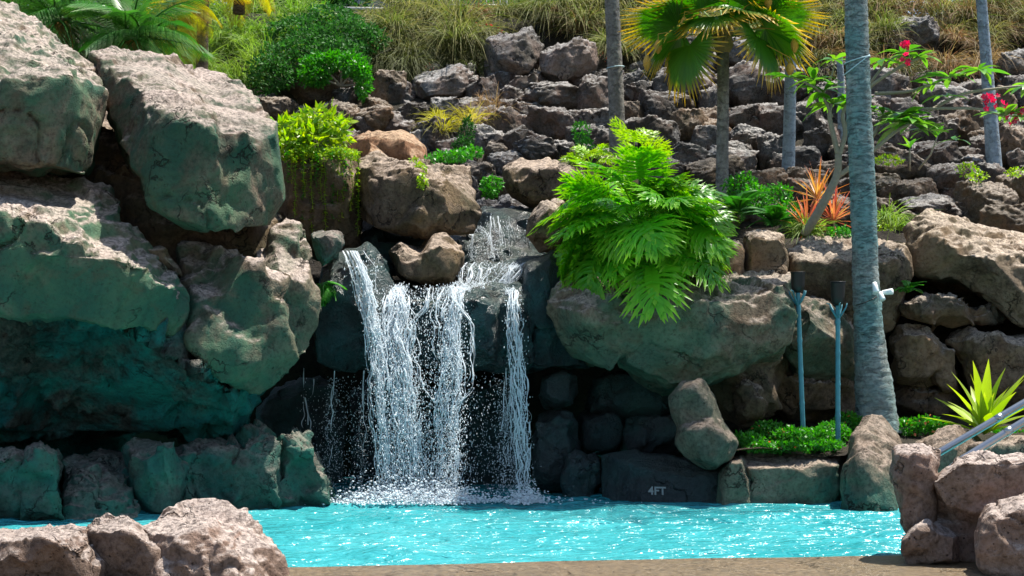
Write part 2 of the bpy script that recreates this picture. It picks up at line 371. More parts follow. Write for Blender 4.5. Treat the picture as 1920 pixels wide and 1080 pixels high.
M['trunk_shade_teal'] = trunk_mat('palm_bark_shade_teal', (0.16, 0.17, 0.16), (0.38, 0.40, 0.37), (0.03, 0.035, 0.03), tint=(0.15, 0.26, 0.255))  # grey bark; teal tint paints the crown's shade into its colour
M['trunk_grey'] = trunk_mat('palm_bark_grey', (0.15, 0.14, 0.12), (0.34, 0.32, 0.28), (0.05, 0.045, 0.04), ring=9)
M['trunk_blue'] = trunk_mat('palm_bark_pale_blue', (0.20, 0.25, 0.29), (0.34, 0.40, 0.44), (0.08, 0.10, 0.11), ring=7)
M['trunk_brown'] = trunk_mat('palm_bark_brown', (0.09, 0.07, 0.05), (0.20, 0.16, 0.12), (0.03, 0.02, 0.015), ring=12)
M['bark'] = plain('plumeria_bark', (0.25, 0.22, 0.16), 0.8, 0, 0.35, 25, 0.5)
M['fibre'] = plain('palm_crown_fibre', (0.30, 0.25, 0.12), 0.9, 0, 0.5, 40, 0.8)
M['pod'] = plain('ochre_pod', (0.50, 0.30, 0.05), 0.7, 0, 0.35, 60, 0.8)
M['stem'] = plain('green_stem', (0.20, 0.32, 0.06), 0.5, 0, 0.2, 30, 0.2)
M['teal_pole'] = plain('teal_painted_bamboo', (0.05, 0.20, 0.24), 0.5, 0, 0.3, 14, 0.4)
M['black_metal'] = plain('black_metal', (0.018, 0.015, 0.013), 0.45, 0.3, 0.3, 30, 0.2)
M['steel'] = plain('brushed_steel', (0.34, 0.36, 0.38), 0.32, 0.9, 0.1, 40, 0.1)
M['white_plastic'] = plain('white_plastic', (0.74, 0.78, 0.76), 0.4, 0, 0.05, 20, 0.05)
M['rope'] = plain('pale_blue_rope', (0.40, 0.55, 0.58), 0.8, 0, 0.2, 60, 0.5)
M['rail_grey'] = plain('grey_railing', (0.42, 0.42, 0.40), 0.5, 0.2, 0.1, 20, 0.1)
M['wall_paint'] = plain('grey_building_wall', (0.26, 0.27, 0.28), 0.8, 0, 0.1, 3, 0.2)
M['marking'] = plain('worn_grey_paint', (0.22, 0.25, 0.24), 0.7, 0, 0.45, 60, 0.3)
# ------------------------------------------------------------------ ground: hillside, deck, pool, planting bed
PROF = [(20.6, -0.8), (20.5, 0.6), (20.5, 1.8), (20.6, 2.6), (21.0, 3.05), (21.8, 3.35), (24.3, 4.55), (27.3, 6.30), (29.9, 8.0), (32.5, 8.15), (40.0, 8.4), (70.0, 9.5)]
def hill_d(py):                      # distance of the slope surface seen at photo row py (rockery and bank)
    return float(np.interp(py, [-80, 0, 150, 300, 400, 430], [32.3, 30.3, 27.3, 24.3, 22.2, 21.6]))
nx = 150; xs = np.linspace(-16, 16, nx)
pr = np.array(PROF); seg = np.concatenate([np.linspace(0, 1, 14, endpoint=False) + i for i in range(len(PROF) - 1)] + [[len(PROF) - 1]])
yy = np.interp(seg, np.arange(len(PROF)), pr[:, 0]); zz = np.interp(seg, np.arange(len(PROF)), pr[:, 1])
X, Y = np.meshgrid(xs, yy); Z = np.repeat(zz[:, None], nx, 1); pts = np.stack([X.ravel(), Y.ravel(), Z.ravel()], 1)
nn = fbm(pts * 0.7, 4, 3) * 0.14; pts[:, 2] += nn; pts[:, 1] += 0.35 + nn * 0.6
ids = np.arange(len(seg) * nx).reshape(len(seg), nx)
fc = np.stack([ids[:-1, :-1].ravel(), ids[:-1, 1:].ravel(), ids[1:, 1:].ravel(), ids[1:, :-1].ravel()], 1)
tag(link('hillside', mesh('hillside', pts, fc), M['soil']), kind='structure')

def deck_edge(x): return 12.1 + (x - 0.6) * 0.15 + 0.03 * math.sin(x * 1.7) + 0.012 * math.sin(x * 5.3)
v, f = [], []
ex = np.linspace(-9, 9, 120)
for i, x in enumerate(ex):
    e = deck_edge(x)
    v += [(x, -6, 0.03), (x, e - 0.9, 0.03 + 0.006 * math.sin(x * 3)), (x, e - 0.35, 0.03), (x, e - 0.06, 0.028), (x, e, 0.004), (x, e + 0.02, -0.06), (x, e + 0.03, -1.4)]
f = [(i * 7 + k, (i + 1) * 7 + k, (i + 1) * 7 + k + 1, i * 7 + k + 1) for i in range(len(ex) - 1) for k in range(6)]
tag(link('pool_deck', mesh('pool_deck', v, f), M['deck']), kind='structure')
# pool floor and water surface
tag(link('pool_floor', mesh('pool_floor', [(-12, 5, -1.4), (12, 5, -1.4), (12, 22, -1.4), (-12, 22, -1.4)], [(0, 1, 2, 3)]), plain('pool_plaster', (0.45, 0.7, 0.72), 0.7)), kind='structure')
gx, gy = 520, 300
X, Y = np.meshgrid(np.linspace(-8.5, 8.5, gx), np.linspace(10.6, 20.9, gy)); q = np.stack([X.ravel(), Y.ravel(), 0 * X.ravel()], 1)
def wave(q):
    w_ = vnoise(q * [1.1, 2.6, 1] + 3, 1) * 0.026 + vnoise(q * [2.3, 5.4, 1] + [0.3, 9, 0], 2) * 0.024 + (0.5 - np.abs(vnoise(q * [3.2, 8.5, 1], 3))) * 0.016
    r = np.hypot(q[:, 0] + 1.15, (q[:, 1] - 17.3) * 1.0)
    return w_ + 0.016 * np.sin(r * 17) * np.exp(-r * 0.9)
q[:, 2] = wave(q) - 0.02
ids = np.arange(gx * gy).reshape(gy, gx)
fc = np.stack([ids[:-1, :-1].ravel(), ids[:-1, 1:].ravel(), ids[1:, 1:].ravel(), ids[1:, :-1].ravel()], 1)
tag(link('pool_water', mesh('pool_water', q, fc), M['water']), kind='structure')
# planting bed behind the low rocks on the right
bx = np.linspace(2.35, 9.0, 40); by = np.linspace(17.2, 20.9, 24); X, Y = np.meshgrid(bx, by)
q = np.stack([X.ravel(), Y.ravel(), np.interp(Y.ravel(), [17.2, 19.5, 21], [0.52, 0.80, 0.9])], 1); q[:, 2] += fbm(q * 1.5, 3, 9) * 0.05
ids = np.arange(q.shape[0]).reshape(24, 40)
fc = np.stack([ids[:-1, :-1].ravel(), ids[:-1, 1:].ravel(), ids[1:, 1:].ravel(), ids[1:, :-1].ravel()], 1)
tag(link('planting_bed', mesh('planting_bed', q, fc), M['soil']), kind='structure')

# ------------------------------------------------------------------ rock builder
def hull_mesh(groups):
    V, Fc = [], []
    for g in groups:
        bm = bmesh.new()
        for p in g: bm.verts.new(p)
        r = bmesh.ops.convex_hull(bm, input=bm.verts)
        for x in list(bm.verts):
            if not x.link_faces: bm.verts.remove(x)
        bm.verts.index_update(); o = len(V)
        V += [tuple(x.co) for x in bm.verts]; Fc += [tuple(x.index + o for x in fa.verts) for fa in bm.faces]; bm.free()
    me = bpy.data.meshes.new('hull'); me.from_pydata(V, [], Fc); return me
def remesh(me, vox, smooth):
    t = bpy.data.objects.new('tmp', me); COL.objects.link(t)
    m = t.modifiers.new('r', 'REMESH'); m.mode = 'VOXEL'; m.voxel_size = vox
    s = t.modifiers.new('s', 'SMOOTH'); s.factor = 0.5; s.iterations = smooth
    ev = t.evaluated_get(bpy.context.evaluated_depsgraph_get()); out = bpy.data.meshes.new_from_object(ev)
    bpy.data.objects.remove(t); bpy.data.meshes.remove(me); return out
def roughen(me, amp, seed, crack=1.0, freq=1.0, rough=1.0, chips=45):
    n = len(me.vertices); co = np.empty(n * 3, np.float32); me.vertices.foreach_get('co', co); co = co.reshape(-1, 3).astype(float)
    nr = np.empty(n * 3, np.float32); me.vertex_normals.foreach_get('vector', nr); nr = nr.reshape(-1, 3).astype(float)
    p = (co + seed * 3.17) * freq
    warp = np.stack([vnoise(p * 1.3, seed + 40), vnoise(p * 1.3, seed + 41), vnoise(p * 1.3, seed + 42)], 1) * 0.35
    d = fbm(p * 0.9 + warp, 3, seed) * 0.75
    d += (ridged((p + warp) * 2.0, 3, seed + 5) - 0.9) * 0.26
    # chipped planes: terraces of a slanted field
    sl = (p @ np.array([0.55, 0.25, 0.8])) * 1.9 + fbm(p * 1.1, 2, seed + 20) * 1.4
    fr = sl - np.floor(sl); d += (np.where(fr < 0.75, fr / 0.75, (1 - fr) / 0.25) - 0.5) * 0.28
    up = np.clip((nr[:, 2] - 0.15) / 0.5, 0, 1)
    fine = fbm(((p + warp * 0.4) @ _RM.T) * [4, 11, 9], 4, seed + 9, 0.62)
    d += fine * (0.11 + 0.21 * up) * rough + ridged(p * [9, 12, 14], 2, seed + 13) * 0.035 * rough
    if crack:
        c = vnoise(p * 0.8 + warp * 1.6, seed + 30); gate = np.clip(vnoise(p * 0.7, seed + 33) * 3 + 0.6, 0, 1)
        d -= np.exp(-(c / 0.022) ** 2) * 0.75 * crack * gate
    co += nr * (d * amp)[:, None]
    # chips: planar fractures clipped into the surface
    rs = np.random.RandomState(seed); ext = (co.max(0) - co.min(0)).max()
    for _ in range(chips):
        k = rs.randint(n); rad = ext * rs.uniform(0.08, 0.24); cp = co[k] - nr[k] * amp * rs.uniform(0.0, 0.3)
        pn = nr[k] + rs.normal(0, 0.26, 3); pn /= np.linalg.norm(pn)
        dv = co - cp; di = np.linalg.norm(dv * [1, 1, 1.2], axis=1) / rad; m_ = di < 1
        if not m_.any(): continue
        hgt = np.clip(dv[m_] @ pn, 0, amp * 0.65); fall = np.clip((1 - di[m_]) / 0.12, 0, 1)
        co[m_] -= pn * (hgt * fall * 0.92)[:, None]
    me.vertices.foreach_set('co', co.astype(np.float32).ravel())
    me.polygons.foreach_set('use_smooth', np.ones(len(me.polygons), bool)); me.update()
    return co
_seed = [100]
def rock(name, label, mat, groups, vox=0.035, smooth=3, amp=0.11, crack=1.0, freq=1.0, rough=1.0, cat='boulder', group=None, parent=None):
    """groups: lists of (px,py,d); each is a convex lump, all fused into one boulder"""
    _seed[0] += 1
    me = remesh(hull_mesh([PA(g) for g in groups]), vox, smooth)
    co = roughen(me, amp, _seed[0], crack, freq, rough)
    me.name = name
    c = (co.min(0) + co.max(0)) / 2; c[2] = co[:, 2].min()
    co -= c; me.vertices.foreach_set('co', co.astype(np.float32).ravel()); me.update()
    o = link(name, me, mat, parent, tuple(c))
    if parent is None: tag(o, label, cat, group)
    return o
def ol(outline, d, front=0.4, back=0.6, fs=0.7, bs=0.85, up=0.0):
    """bevelled lump from an outline: rim at d, shrunk face nearer by front, shrunk back farther by back"""
    a = np.array(outline, float); c = a.mean(0); pts = [(x, y, d) for x, y in a]
    rj = random.Random(int(a.sum()))
    for x, y in a:
        k = fs * rj.uniform(0.75, 1.2); pts.append((c[0] + (x - c[0]) * k, c[1] + (y - c[1]) * k + up, d - front * rj.uniform(0.55, 1.15)))
    pts += [(c[0] + (x - c[0]) * bs, c[1] + (y - c[1]) * bs, d + back) for x, y in a]
    return pts
def blob(x0, x1, y0, y1, d, dep, seed, n=26, boxy=0.6):
    """uneven lump filling a pixel box"""
    rg = random.Random(seed); out = []
    for i in range(n):
        z = 1 - 2 * (i + 0.5) / n; r = math.sqrt(1 - z * z); a = i * 2.399963 + rg.uniform(-0.4, 0.4)
        u = [r * math.cos(a), r * math.sin(a), z]; u = [math.copysign(abs(k) ** boxy, k) * rg.uniform(0.84, 1.06) for k in u]
        out.append(((x0 + x1) / 2 + u[0] * (x1 - x0) / 2, (y0 + y1) / 2 - u[2] * (y1 - y0) / 2, d + u[1] * dep))
    return out

# ------------------------------------------------------------------ left rock mass
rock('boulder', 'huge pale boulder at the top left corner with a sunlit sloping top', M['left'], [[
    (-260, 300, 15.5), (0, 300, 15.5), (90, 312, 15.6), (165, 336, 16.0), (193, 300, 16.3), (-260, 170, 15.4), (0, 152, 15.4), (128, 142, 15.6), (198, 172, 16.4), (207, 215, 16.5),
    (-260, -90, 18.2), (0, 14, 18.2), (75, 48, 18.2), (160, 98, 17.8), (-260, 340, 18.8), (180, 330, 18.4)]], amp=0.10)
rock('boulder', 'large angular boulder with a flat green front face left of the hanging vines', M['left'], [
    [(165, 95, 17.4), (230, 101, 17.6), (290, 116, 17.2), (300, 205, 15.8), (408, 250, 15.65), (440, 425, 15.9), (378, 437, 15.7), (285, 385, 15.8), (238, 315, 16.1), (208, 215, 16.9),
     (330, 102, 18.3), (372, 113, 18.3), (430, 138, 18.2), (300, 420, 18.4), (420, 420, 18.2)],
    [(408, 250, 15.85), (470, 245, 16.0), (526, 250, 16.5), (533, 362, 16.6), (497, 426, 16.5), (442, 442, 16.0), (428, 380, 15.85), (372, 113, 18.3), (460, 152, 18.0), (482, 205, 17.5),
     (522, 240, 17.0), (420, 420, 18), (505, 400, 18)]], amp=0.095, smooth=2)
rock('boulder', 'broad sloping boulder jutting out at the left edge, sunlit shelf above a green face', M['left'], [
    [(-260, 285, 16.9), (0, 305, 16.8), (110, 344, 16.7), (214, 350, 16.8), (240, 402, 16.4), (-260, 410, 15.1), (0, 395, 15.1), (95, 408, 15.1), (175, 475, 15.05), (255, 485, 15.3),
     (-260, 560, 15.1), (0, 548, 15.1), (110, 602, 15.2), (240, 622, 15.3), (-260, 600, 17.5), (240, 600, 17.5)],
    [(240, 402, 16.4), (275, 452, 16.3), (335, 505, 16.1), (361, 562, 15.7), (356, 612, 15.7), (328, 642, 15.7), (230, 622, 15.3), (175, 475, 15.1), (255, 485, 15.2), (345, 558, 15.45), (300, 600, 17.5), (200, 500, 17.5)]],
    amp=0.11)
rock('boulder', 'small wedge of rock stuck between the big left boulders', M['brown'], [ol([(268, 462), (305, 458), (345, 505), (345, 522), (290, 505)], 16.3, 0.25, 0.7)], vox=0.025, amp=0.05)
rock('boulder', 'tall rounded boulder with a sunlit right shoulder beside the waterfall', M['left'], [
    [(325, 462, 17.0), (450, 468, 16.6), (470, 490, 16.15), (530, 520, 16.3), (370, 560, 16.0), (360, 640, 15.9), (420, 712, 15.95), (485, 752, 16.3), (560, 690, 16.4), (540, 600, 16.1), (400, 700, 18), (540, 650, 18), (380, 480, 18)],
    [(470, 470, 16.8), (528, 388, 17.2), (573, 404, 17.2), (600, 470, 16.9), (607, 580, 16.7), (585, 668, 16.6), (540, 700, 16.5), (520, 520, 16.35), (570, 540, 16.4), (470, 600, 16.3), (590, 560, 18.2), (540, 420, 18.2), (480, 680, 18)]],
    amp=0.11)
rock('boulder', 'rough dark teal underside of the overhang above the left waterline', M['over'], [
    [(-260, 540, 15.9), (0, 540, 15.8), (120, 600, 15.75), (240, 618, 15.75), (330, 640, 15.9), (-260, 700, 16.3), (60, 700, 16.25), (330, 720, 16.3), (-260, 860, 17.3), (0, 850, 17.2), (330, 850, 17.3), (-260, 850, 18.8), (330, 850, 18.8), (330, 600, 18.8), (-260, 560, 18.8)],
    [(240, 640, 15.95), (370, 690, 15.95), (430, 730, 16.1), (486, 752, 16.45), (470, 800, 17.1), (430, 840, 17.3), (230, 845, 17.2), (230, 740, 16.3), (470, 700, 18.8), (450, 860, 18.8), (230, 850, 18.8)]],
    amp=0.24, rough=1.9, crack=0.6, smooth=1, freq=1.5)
rock('boulder', 'shadowed rock filling the clefts between the big left boulders', M['brown'], [
    [(-260, 250, 18.0), (150, 200, 17.6), (215, 230, 17.4), (260, 330, 17.0), (330, 430, 16.9), (480, 440, 17.3), (520, 600, 17.5), (300, 560, 16.9), (-260, 600, 17.5), (-260, 200, 19.5), (200, 180, 19.2), (520, 420, 19.5), (520, 700, 19.5), (-260, 700, 19.5)]],
    vox=0.045, amp=0.16)
# left waterline rim
G = 'rocks along the left waterline'
rock('boulder', 'low green rim rock at the left edge of the pool', M['rim'], [ol([(-160, 850), (20, 840), (56, 852), (70, 900), (60, 1000), (-160, 1000)], 15.6, 0.5, 1.2, fs=0.85)], vox=0.028, amp=0.09, group=G, rough=1.5, freq=1.3)
rock('boulder', 'hunched green rim rock, second from the left along the waterline', M['rim'], [ol([(36, 868), (60, 838), (78, 830), (112, 848), (136, 1000), (10, 1000)], 15.5, 0.35, 1.2, fs=0.8)], vox=0.028, amp=0.09, group=G, rough=1.5, freq=1.3)
rock('boulder', 'wide rim rock with a slanting dark groove at the left waterline', M['rim'], [
    [(112, 862, 16.2), (140, 835, 16.5), (165, 826, 16.7), (200, 870, 16.2), (262, 930, 15.9), (270, 1000, 15.6), (125, 1000, 15.3), (118, 900, 15.7), (160, 880, 15.75), (220, 960, 15.6), (120, 1000, 17.5), (270, 1000, 17.5), (200, 850, 17.5)],
    [(168, 832, 16.9), (200, 824, 16.9), (240, 832, 16.9), (262, 870, 16.5), (280, 1000, 16.1), (200, 1000, 16.2), (190, 850, 16.4), (240, 880, 16.25), (180, 850, 17.8), (280, 860, 17.8)]], vox=0.028, amp=0.08, group=G, rough=1.5, freq=1.3)
rock('boulder', 'domed teal rim rock in the middle of the left waterline', M['rim'], [ol([(238, 838), (268, 818), (304, 814), (330, 832), (346, 880), (335, 990), (225, 990)], 16.35, 0.6, 1.2, fs=0.8)], vox=0.028, amp=0.08, group=G, rough=1.5, freq=1.3)
rock('boulder', 'long rim rock left of the sunlit corner rock at the waterline', M['rim'], [
    ol([(318, 856), (350, 838), (400, 834), (450, 838), (486, 870), (480, 985), (315, 985)], 16.75, 0.5, 1.2, fs=0.85), ol([(440, 862), (462, 806), (482, 798), (505, 806), (528, 850), (530, 975), (425, 980)], 16.95, 0.5, 1.2, fs=0.8)], vox=0.028, amp=0.1, group=G, rough=1.5, freq=1.3)
rock('boulder', 'corner rock with sunlit lumps at the waterline just left of the falls', M['rim'], [
    ol([(505, 860), (520, 820), (545, 804), (572, 812), (592, 850), (615, 970), (490, 970)], 17.05, 0.5, 1.0, fs=0.7), ol([(548, 850), (580, 842), (602, 880), (636, 970), (545, 970)], 17.0, 0.45, 1.0, fs=0.6),
    ol([(500, 900), (530, 880), (560, 930), (560, 975), (495, 975)], 16.8, 0.3, 1.0, fs=0.6)], vox=0.025, amp=0.12, group=G, rough=1.5, freq=1.3)

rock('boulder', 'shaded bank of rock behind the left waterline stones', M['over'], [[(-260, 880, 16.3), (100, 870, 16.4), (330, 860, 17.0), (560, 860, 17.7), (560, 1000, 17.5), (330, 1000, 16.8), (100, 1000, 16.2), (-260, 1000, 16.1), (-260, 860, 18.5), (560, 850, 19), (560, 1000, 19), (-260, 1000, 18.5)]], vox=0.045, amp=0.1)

# ------------------------------------------------------------------ falls: supporting rock
rock('boulder', 'smooth blue-green rock perched left of the first water spout', M['rim'], [ol([(578, 440), (605, 428), (642, 432), (651, 452), (632, 470), (636, 490), (606, 508), (592, 490)], 17.3, 0.3, 0.8)], vox=0.025, amp=0.05)
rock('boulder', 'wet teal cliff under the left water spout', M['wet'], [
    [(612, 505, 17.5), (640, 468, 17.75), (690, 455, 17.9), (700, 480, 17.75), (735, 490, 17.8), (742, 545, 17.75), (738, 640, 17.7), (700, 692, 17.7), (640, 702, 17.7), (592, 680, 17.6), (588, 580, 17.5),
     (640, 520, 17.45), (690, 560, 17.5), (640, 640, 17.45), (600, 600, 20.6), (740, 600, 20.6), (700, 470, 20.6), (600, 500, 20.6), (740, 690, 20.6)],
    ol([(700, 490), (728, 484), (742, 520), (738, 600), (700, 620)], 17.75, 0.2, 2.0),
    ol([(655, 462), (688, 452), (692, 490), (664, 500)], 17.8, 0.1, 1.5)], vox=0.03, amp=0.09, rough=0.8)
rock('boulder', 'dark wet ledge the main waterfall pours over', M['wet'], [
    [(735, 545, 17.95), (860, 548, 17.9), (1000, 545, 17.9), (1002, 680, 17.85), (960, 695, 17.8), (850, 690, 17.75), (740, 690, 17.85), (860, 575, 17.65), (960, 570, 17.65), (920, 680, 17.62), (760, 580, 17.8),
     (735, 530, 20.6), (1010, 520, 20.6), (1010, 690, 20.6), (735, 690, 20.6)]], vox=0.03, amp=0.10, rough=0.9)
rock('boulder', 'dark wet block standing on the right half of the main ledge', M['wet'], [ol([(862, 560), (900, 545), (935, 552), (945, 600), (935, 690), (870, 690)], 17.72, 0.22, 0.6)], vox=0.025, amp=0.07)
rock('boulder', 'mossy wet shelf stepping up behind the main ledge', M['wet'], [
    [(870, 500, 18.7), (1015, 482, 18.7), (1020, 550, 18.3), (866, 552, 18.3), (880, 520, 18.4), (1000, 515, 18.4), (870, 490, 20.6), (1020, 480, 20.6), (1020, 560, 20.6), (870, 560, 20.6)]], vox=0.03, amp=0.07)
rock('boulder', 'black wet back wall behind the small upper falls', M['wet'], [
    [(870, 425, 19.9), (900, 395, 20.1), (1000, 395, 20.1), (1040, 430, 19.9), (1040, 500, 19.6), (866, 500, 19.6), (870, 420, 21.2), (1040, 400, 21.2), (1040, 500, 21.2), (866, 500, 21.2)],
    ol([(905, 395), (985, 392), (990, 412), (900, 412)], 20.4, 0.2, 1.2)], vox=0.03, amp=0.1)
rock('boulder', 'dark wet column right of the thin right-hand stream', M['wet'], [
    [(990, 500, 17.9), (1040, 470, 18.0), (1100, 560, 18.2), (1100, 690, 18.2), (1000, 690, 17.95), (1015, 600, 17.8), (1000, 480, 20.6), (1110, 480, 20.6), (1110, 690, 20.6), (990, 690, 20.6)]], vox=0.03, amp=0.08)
rock('boulder', 'brown saddle-shaped rock sitting above the main waterfall', M['brown'], [
    ol([(724, 470), (750, 452), (790, 470), (860, 500), (855, 530), (800, 540), (745, 525)], 18.3, 0.4, 0.8),
    ol([(785, 470), (802, 442), (830, 440), (866, 462), (872, 500), (850, 535), (800, 530)], 18.25, 0.4, 0.8)], vox=0.025, amp=0.06)
rock('boulder', 'massive brown boulder with a tilted sunlit top above the falls', M['brown'], [
    [(672, 305, 19.2), (700, 286, 19.4), (760, 300, 18.9), (800, 330, 18.5), (790, 400, 18.4), (700, 430, 18.7), (676, 420, 19.0), (690, 340, 18.7), (800, 445, 18.6), (850, 460, 18.8), (700, 400, 20.6), (690, 300, 20.6)],
    [(760, 302, 19.0), (800, 335, 18.5), (845, 312, 19.6), (890, 306, 19.6), (906, 340, 19.1), (914, 400, 18.9), (895, 455, 18.9), (860, 462, 18.9), (790, 435, 18.5), (850, 390, 18.45), (880, 400, 18.7), (880, 400, 20.6), (880, 320, 20.6), (770, 310, 20.6)]],
    vox=0.03, amp=0.1)
rock('boulder', 'rust-coloured rock ridge behind the massive brown boulder', M['rust'], [
    ol([(645, 262), (700, 255), (760, 248), (790, 275), (795, 312), (650, 310)], 20.4, 0.5, 0.8), ol([(660, 300), (695, 268), (720, 285), (740, 315), (660, 320)], 19.9, 0.3, 0.6)], vox=0.03, amp=0.07)
rock('boulder', 'dark brown boulder behind the curtain of hanging vines', M['brown'], [
    ol([(525, 290), (600, 280), (665, 292), (680, 340), (680, 480), (600, 490), (525, 470)], 19.5, 0.5, 1.2)], vox=0.03, amp=0.1)
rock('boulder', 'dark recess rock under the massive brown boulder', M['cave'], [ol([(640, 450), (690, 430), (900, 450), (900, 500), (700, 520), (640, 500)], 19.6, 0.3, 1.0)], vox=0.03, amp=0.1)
rock('boulder', 'broad flat-topped brown boulder above the upper falls', M['brown'], [
    ol([(938, 315), (965, 295), (1040, 300), (1110, 312), (1120, 350), (1060, 395), (990, 392), (945, 360)], 20.7, 0.5, 0.9, up=6)], vox=0.03, amp=0.08)
rock('boulder', 'small sunlit boulder half hidden by the left of the big green plant', M['warm'], [ol([(984, 410), (1010, 375), (1060, 370), (1080, 420), (1060, 470), (1010, 472), (985, 445)], 18.7, 0.35, 0.8)], vox=0.025, amp=0.06)

# ------------------------------------------------------------------ right rock mass
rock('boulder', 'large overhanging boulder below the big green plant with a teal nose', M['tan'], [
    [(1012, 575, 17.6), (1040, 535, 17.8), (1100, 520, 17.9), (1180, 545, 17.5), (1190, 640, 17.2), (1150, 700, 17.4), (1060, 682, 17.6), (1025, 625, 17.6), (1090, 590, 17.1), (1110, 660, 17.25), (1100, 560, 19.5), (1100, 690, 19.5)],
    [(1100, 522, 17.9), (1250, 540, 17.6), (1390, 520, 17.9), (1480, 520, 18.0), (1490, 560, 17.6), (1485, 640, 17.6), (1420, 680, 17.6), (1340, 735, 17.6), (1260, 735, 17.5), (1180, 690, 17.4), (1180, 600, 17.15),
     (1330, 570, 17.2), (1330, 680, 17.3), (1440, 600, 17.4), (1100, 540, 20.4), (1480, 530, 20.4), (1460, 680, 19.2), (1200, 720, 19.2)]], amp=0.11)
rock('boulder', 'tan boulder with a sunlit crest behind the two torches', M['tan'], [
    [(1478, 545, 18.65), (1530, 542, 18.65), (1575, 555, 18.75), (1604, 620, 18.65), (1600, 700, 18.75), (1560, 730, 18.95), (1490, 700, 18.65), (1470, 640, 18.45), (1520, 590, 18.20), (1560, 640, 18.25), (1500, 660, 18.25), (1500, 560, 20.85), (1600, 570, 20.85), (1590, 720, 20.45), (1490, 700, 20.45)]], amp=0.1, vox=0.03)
rock('boulder', 'craggy dark rock in the hollow left of the torches', M['brown'], [blob(1335, 1475, 640, 800, 18.7, 0.7, 5), blob(1375, 1440, 720, 790, 18.2, 0.35, 8), blob(1440, 1600, 690, 790, 19.3, 0.6, 9)], amp=0.16, vox=0.03, rough=1.4)
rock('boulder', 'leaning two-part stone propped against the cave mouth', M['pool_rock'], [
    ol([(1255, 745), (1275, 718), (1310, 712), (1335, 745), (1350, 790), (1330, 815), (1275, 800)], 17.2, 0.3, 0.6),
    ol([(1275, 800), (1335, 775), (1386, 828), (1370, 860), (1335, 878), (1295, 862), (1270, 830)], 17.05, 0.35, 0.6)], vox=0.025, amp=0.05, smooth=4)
GC = 'dark stones at the back of the cave'
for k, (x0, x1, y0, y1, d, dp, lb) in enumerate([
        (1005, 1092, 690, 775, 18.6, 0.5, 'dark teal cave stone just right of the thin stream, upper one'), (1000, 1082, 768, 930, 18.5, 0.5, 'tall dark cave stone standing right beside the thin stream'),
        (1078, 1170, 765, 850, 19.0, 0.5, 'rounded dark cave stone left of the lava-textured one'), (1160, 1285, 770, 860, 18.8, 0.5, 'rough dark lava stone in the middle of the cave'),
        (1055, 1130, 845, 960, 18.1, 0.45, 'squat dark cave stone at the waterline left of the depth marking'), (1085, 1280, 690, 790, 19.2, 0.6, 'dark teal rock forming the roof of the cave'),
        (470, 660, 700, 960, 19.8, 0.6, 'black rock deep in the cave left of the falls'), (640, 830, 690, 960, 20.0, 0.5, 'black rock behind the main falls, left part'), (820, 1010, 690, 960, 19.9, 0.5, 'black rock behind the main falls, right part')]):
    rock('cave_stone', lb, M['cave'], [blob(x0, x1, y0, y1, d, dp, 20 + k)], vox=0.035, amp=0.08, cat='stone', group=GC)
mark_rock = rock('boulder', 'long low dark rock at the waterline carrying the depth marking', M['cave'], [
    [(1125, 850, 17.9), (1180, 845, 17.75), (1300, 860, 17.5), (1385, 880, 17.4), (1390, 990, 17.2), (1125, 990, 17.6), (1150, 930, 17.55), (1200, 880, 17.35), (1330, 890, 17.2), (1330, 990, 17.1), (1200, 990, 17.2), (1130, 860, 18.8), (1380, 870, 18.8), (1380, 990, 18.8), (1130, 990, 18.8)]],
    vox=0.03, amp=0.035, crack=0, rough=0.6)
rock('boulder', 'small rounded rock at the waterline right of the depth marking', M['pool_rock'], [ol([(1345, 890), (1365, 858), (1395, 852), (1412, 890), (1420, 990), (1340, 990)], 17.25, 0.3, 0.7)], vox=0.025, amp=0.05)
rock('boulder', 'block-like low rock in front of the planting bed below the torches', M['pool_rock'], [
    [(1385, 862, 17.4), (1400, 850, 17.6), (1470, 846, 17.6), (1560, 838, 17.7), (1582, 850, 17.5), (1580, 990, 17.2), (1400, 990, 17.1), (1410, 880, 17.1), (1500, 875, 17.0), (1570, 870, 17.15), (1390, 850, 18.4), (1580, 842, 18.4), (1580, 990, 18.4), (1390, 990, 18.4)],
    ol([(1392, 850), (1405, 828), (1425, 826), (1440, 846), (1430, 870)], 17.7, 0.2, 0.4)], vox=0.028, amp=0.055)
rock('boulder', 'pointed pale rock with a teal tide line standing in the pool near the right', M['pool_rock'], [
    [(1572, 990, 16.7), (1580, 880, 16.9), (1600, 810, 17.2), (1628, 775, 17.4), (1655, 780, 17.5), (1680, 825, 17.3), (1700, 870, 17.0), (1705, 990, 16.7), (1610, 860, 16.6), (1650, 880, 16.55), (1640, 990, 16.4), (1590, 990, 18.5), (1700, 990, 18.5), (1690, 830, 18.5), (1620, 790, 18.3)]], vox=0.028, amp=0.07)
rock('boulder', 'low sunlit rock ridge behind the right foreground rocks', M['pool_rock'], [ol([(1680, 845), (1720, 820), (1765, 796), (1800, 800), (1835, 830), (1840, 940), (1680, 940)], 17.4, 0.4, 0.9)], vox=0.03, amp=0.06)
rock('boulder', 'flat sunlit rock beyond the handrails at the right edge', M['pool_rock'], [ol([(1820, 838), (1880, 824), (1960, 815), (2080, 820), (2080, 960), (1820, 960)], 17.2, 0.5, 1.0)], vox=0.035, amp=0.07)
rock('boulder', 'upright sandstone-coloured block right of the big green plant', M['warm'], [
    ol([(1388, 440), (1420, 428), (1470, 436), (1482, 470), (1484, 560), (1390, 560)], 19.0, 0.4, 1.2, fs=0.8)], vox=0.03, amp=0.07)
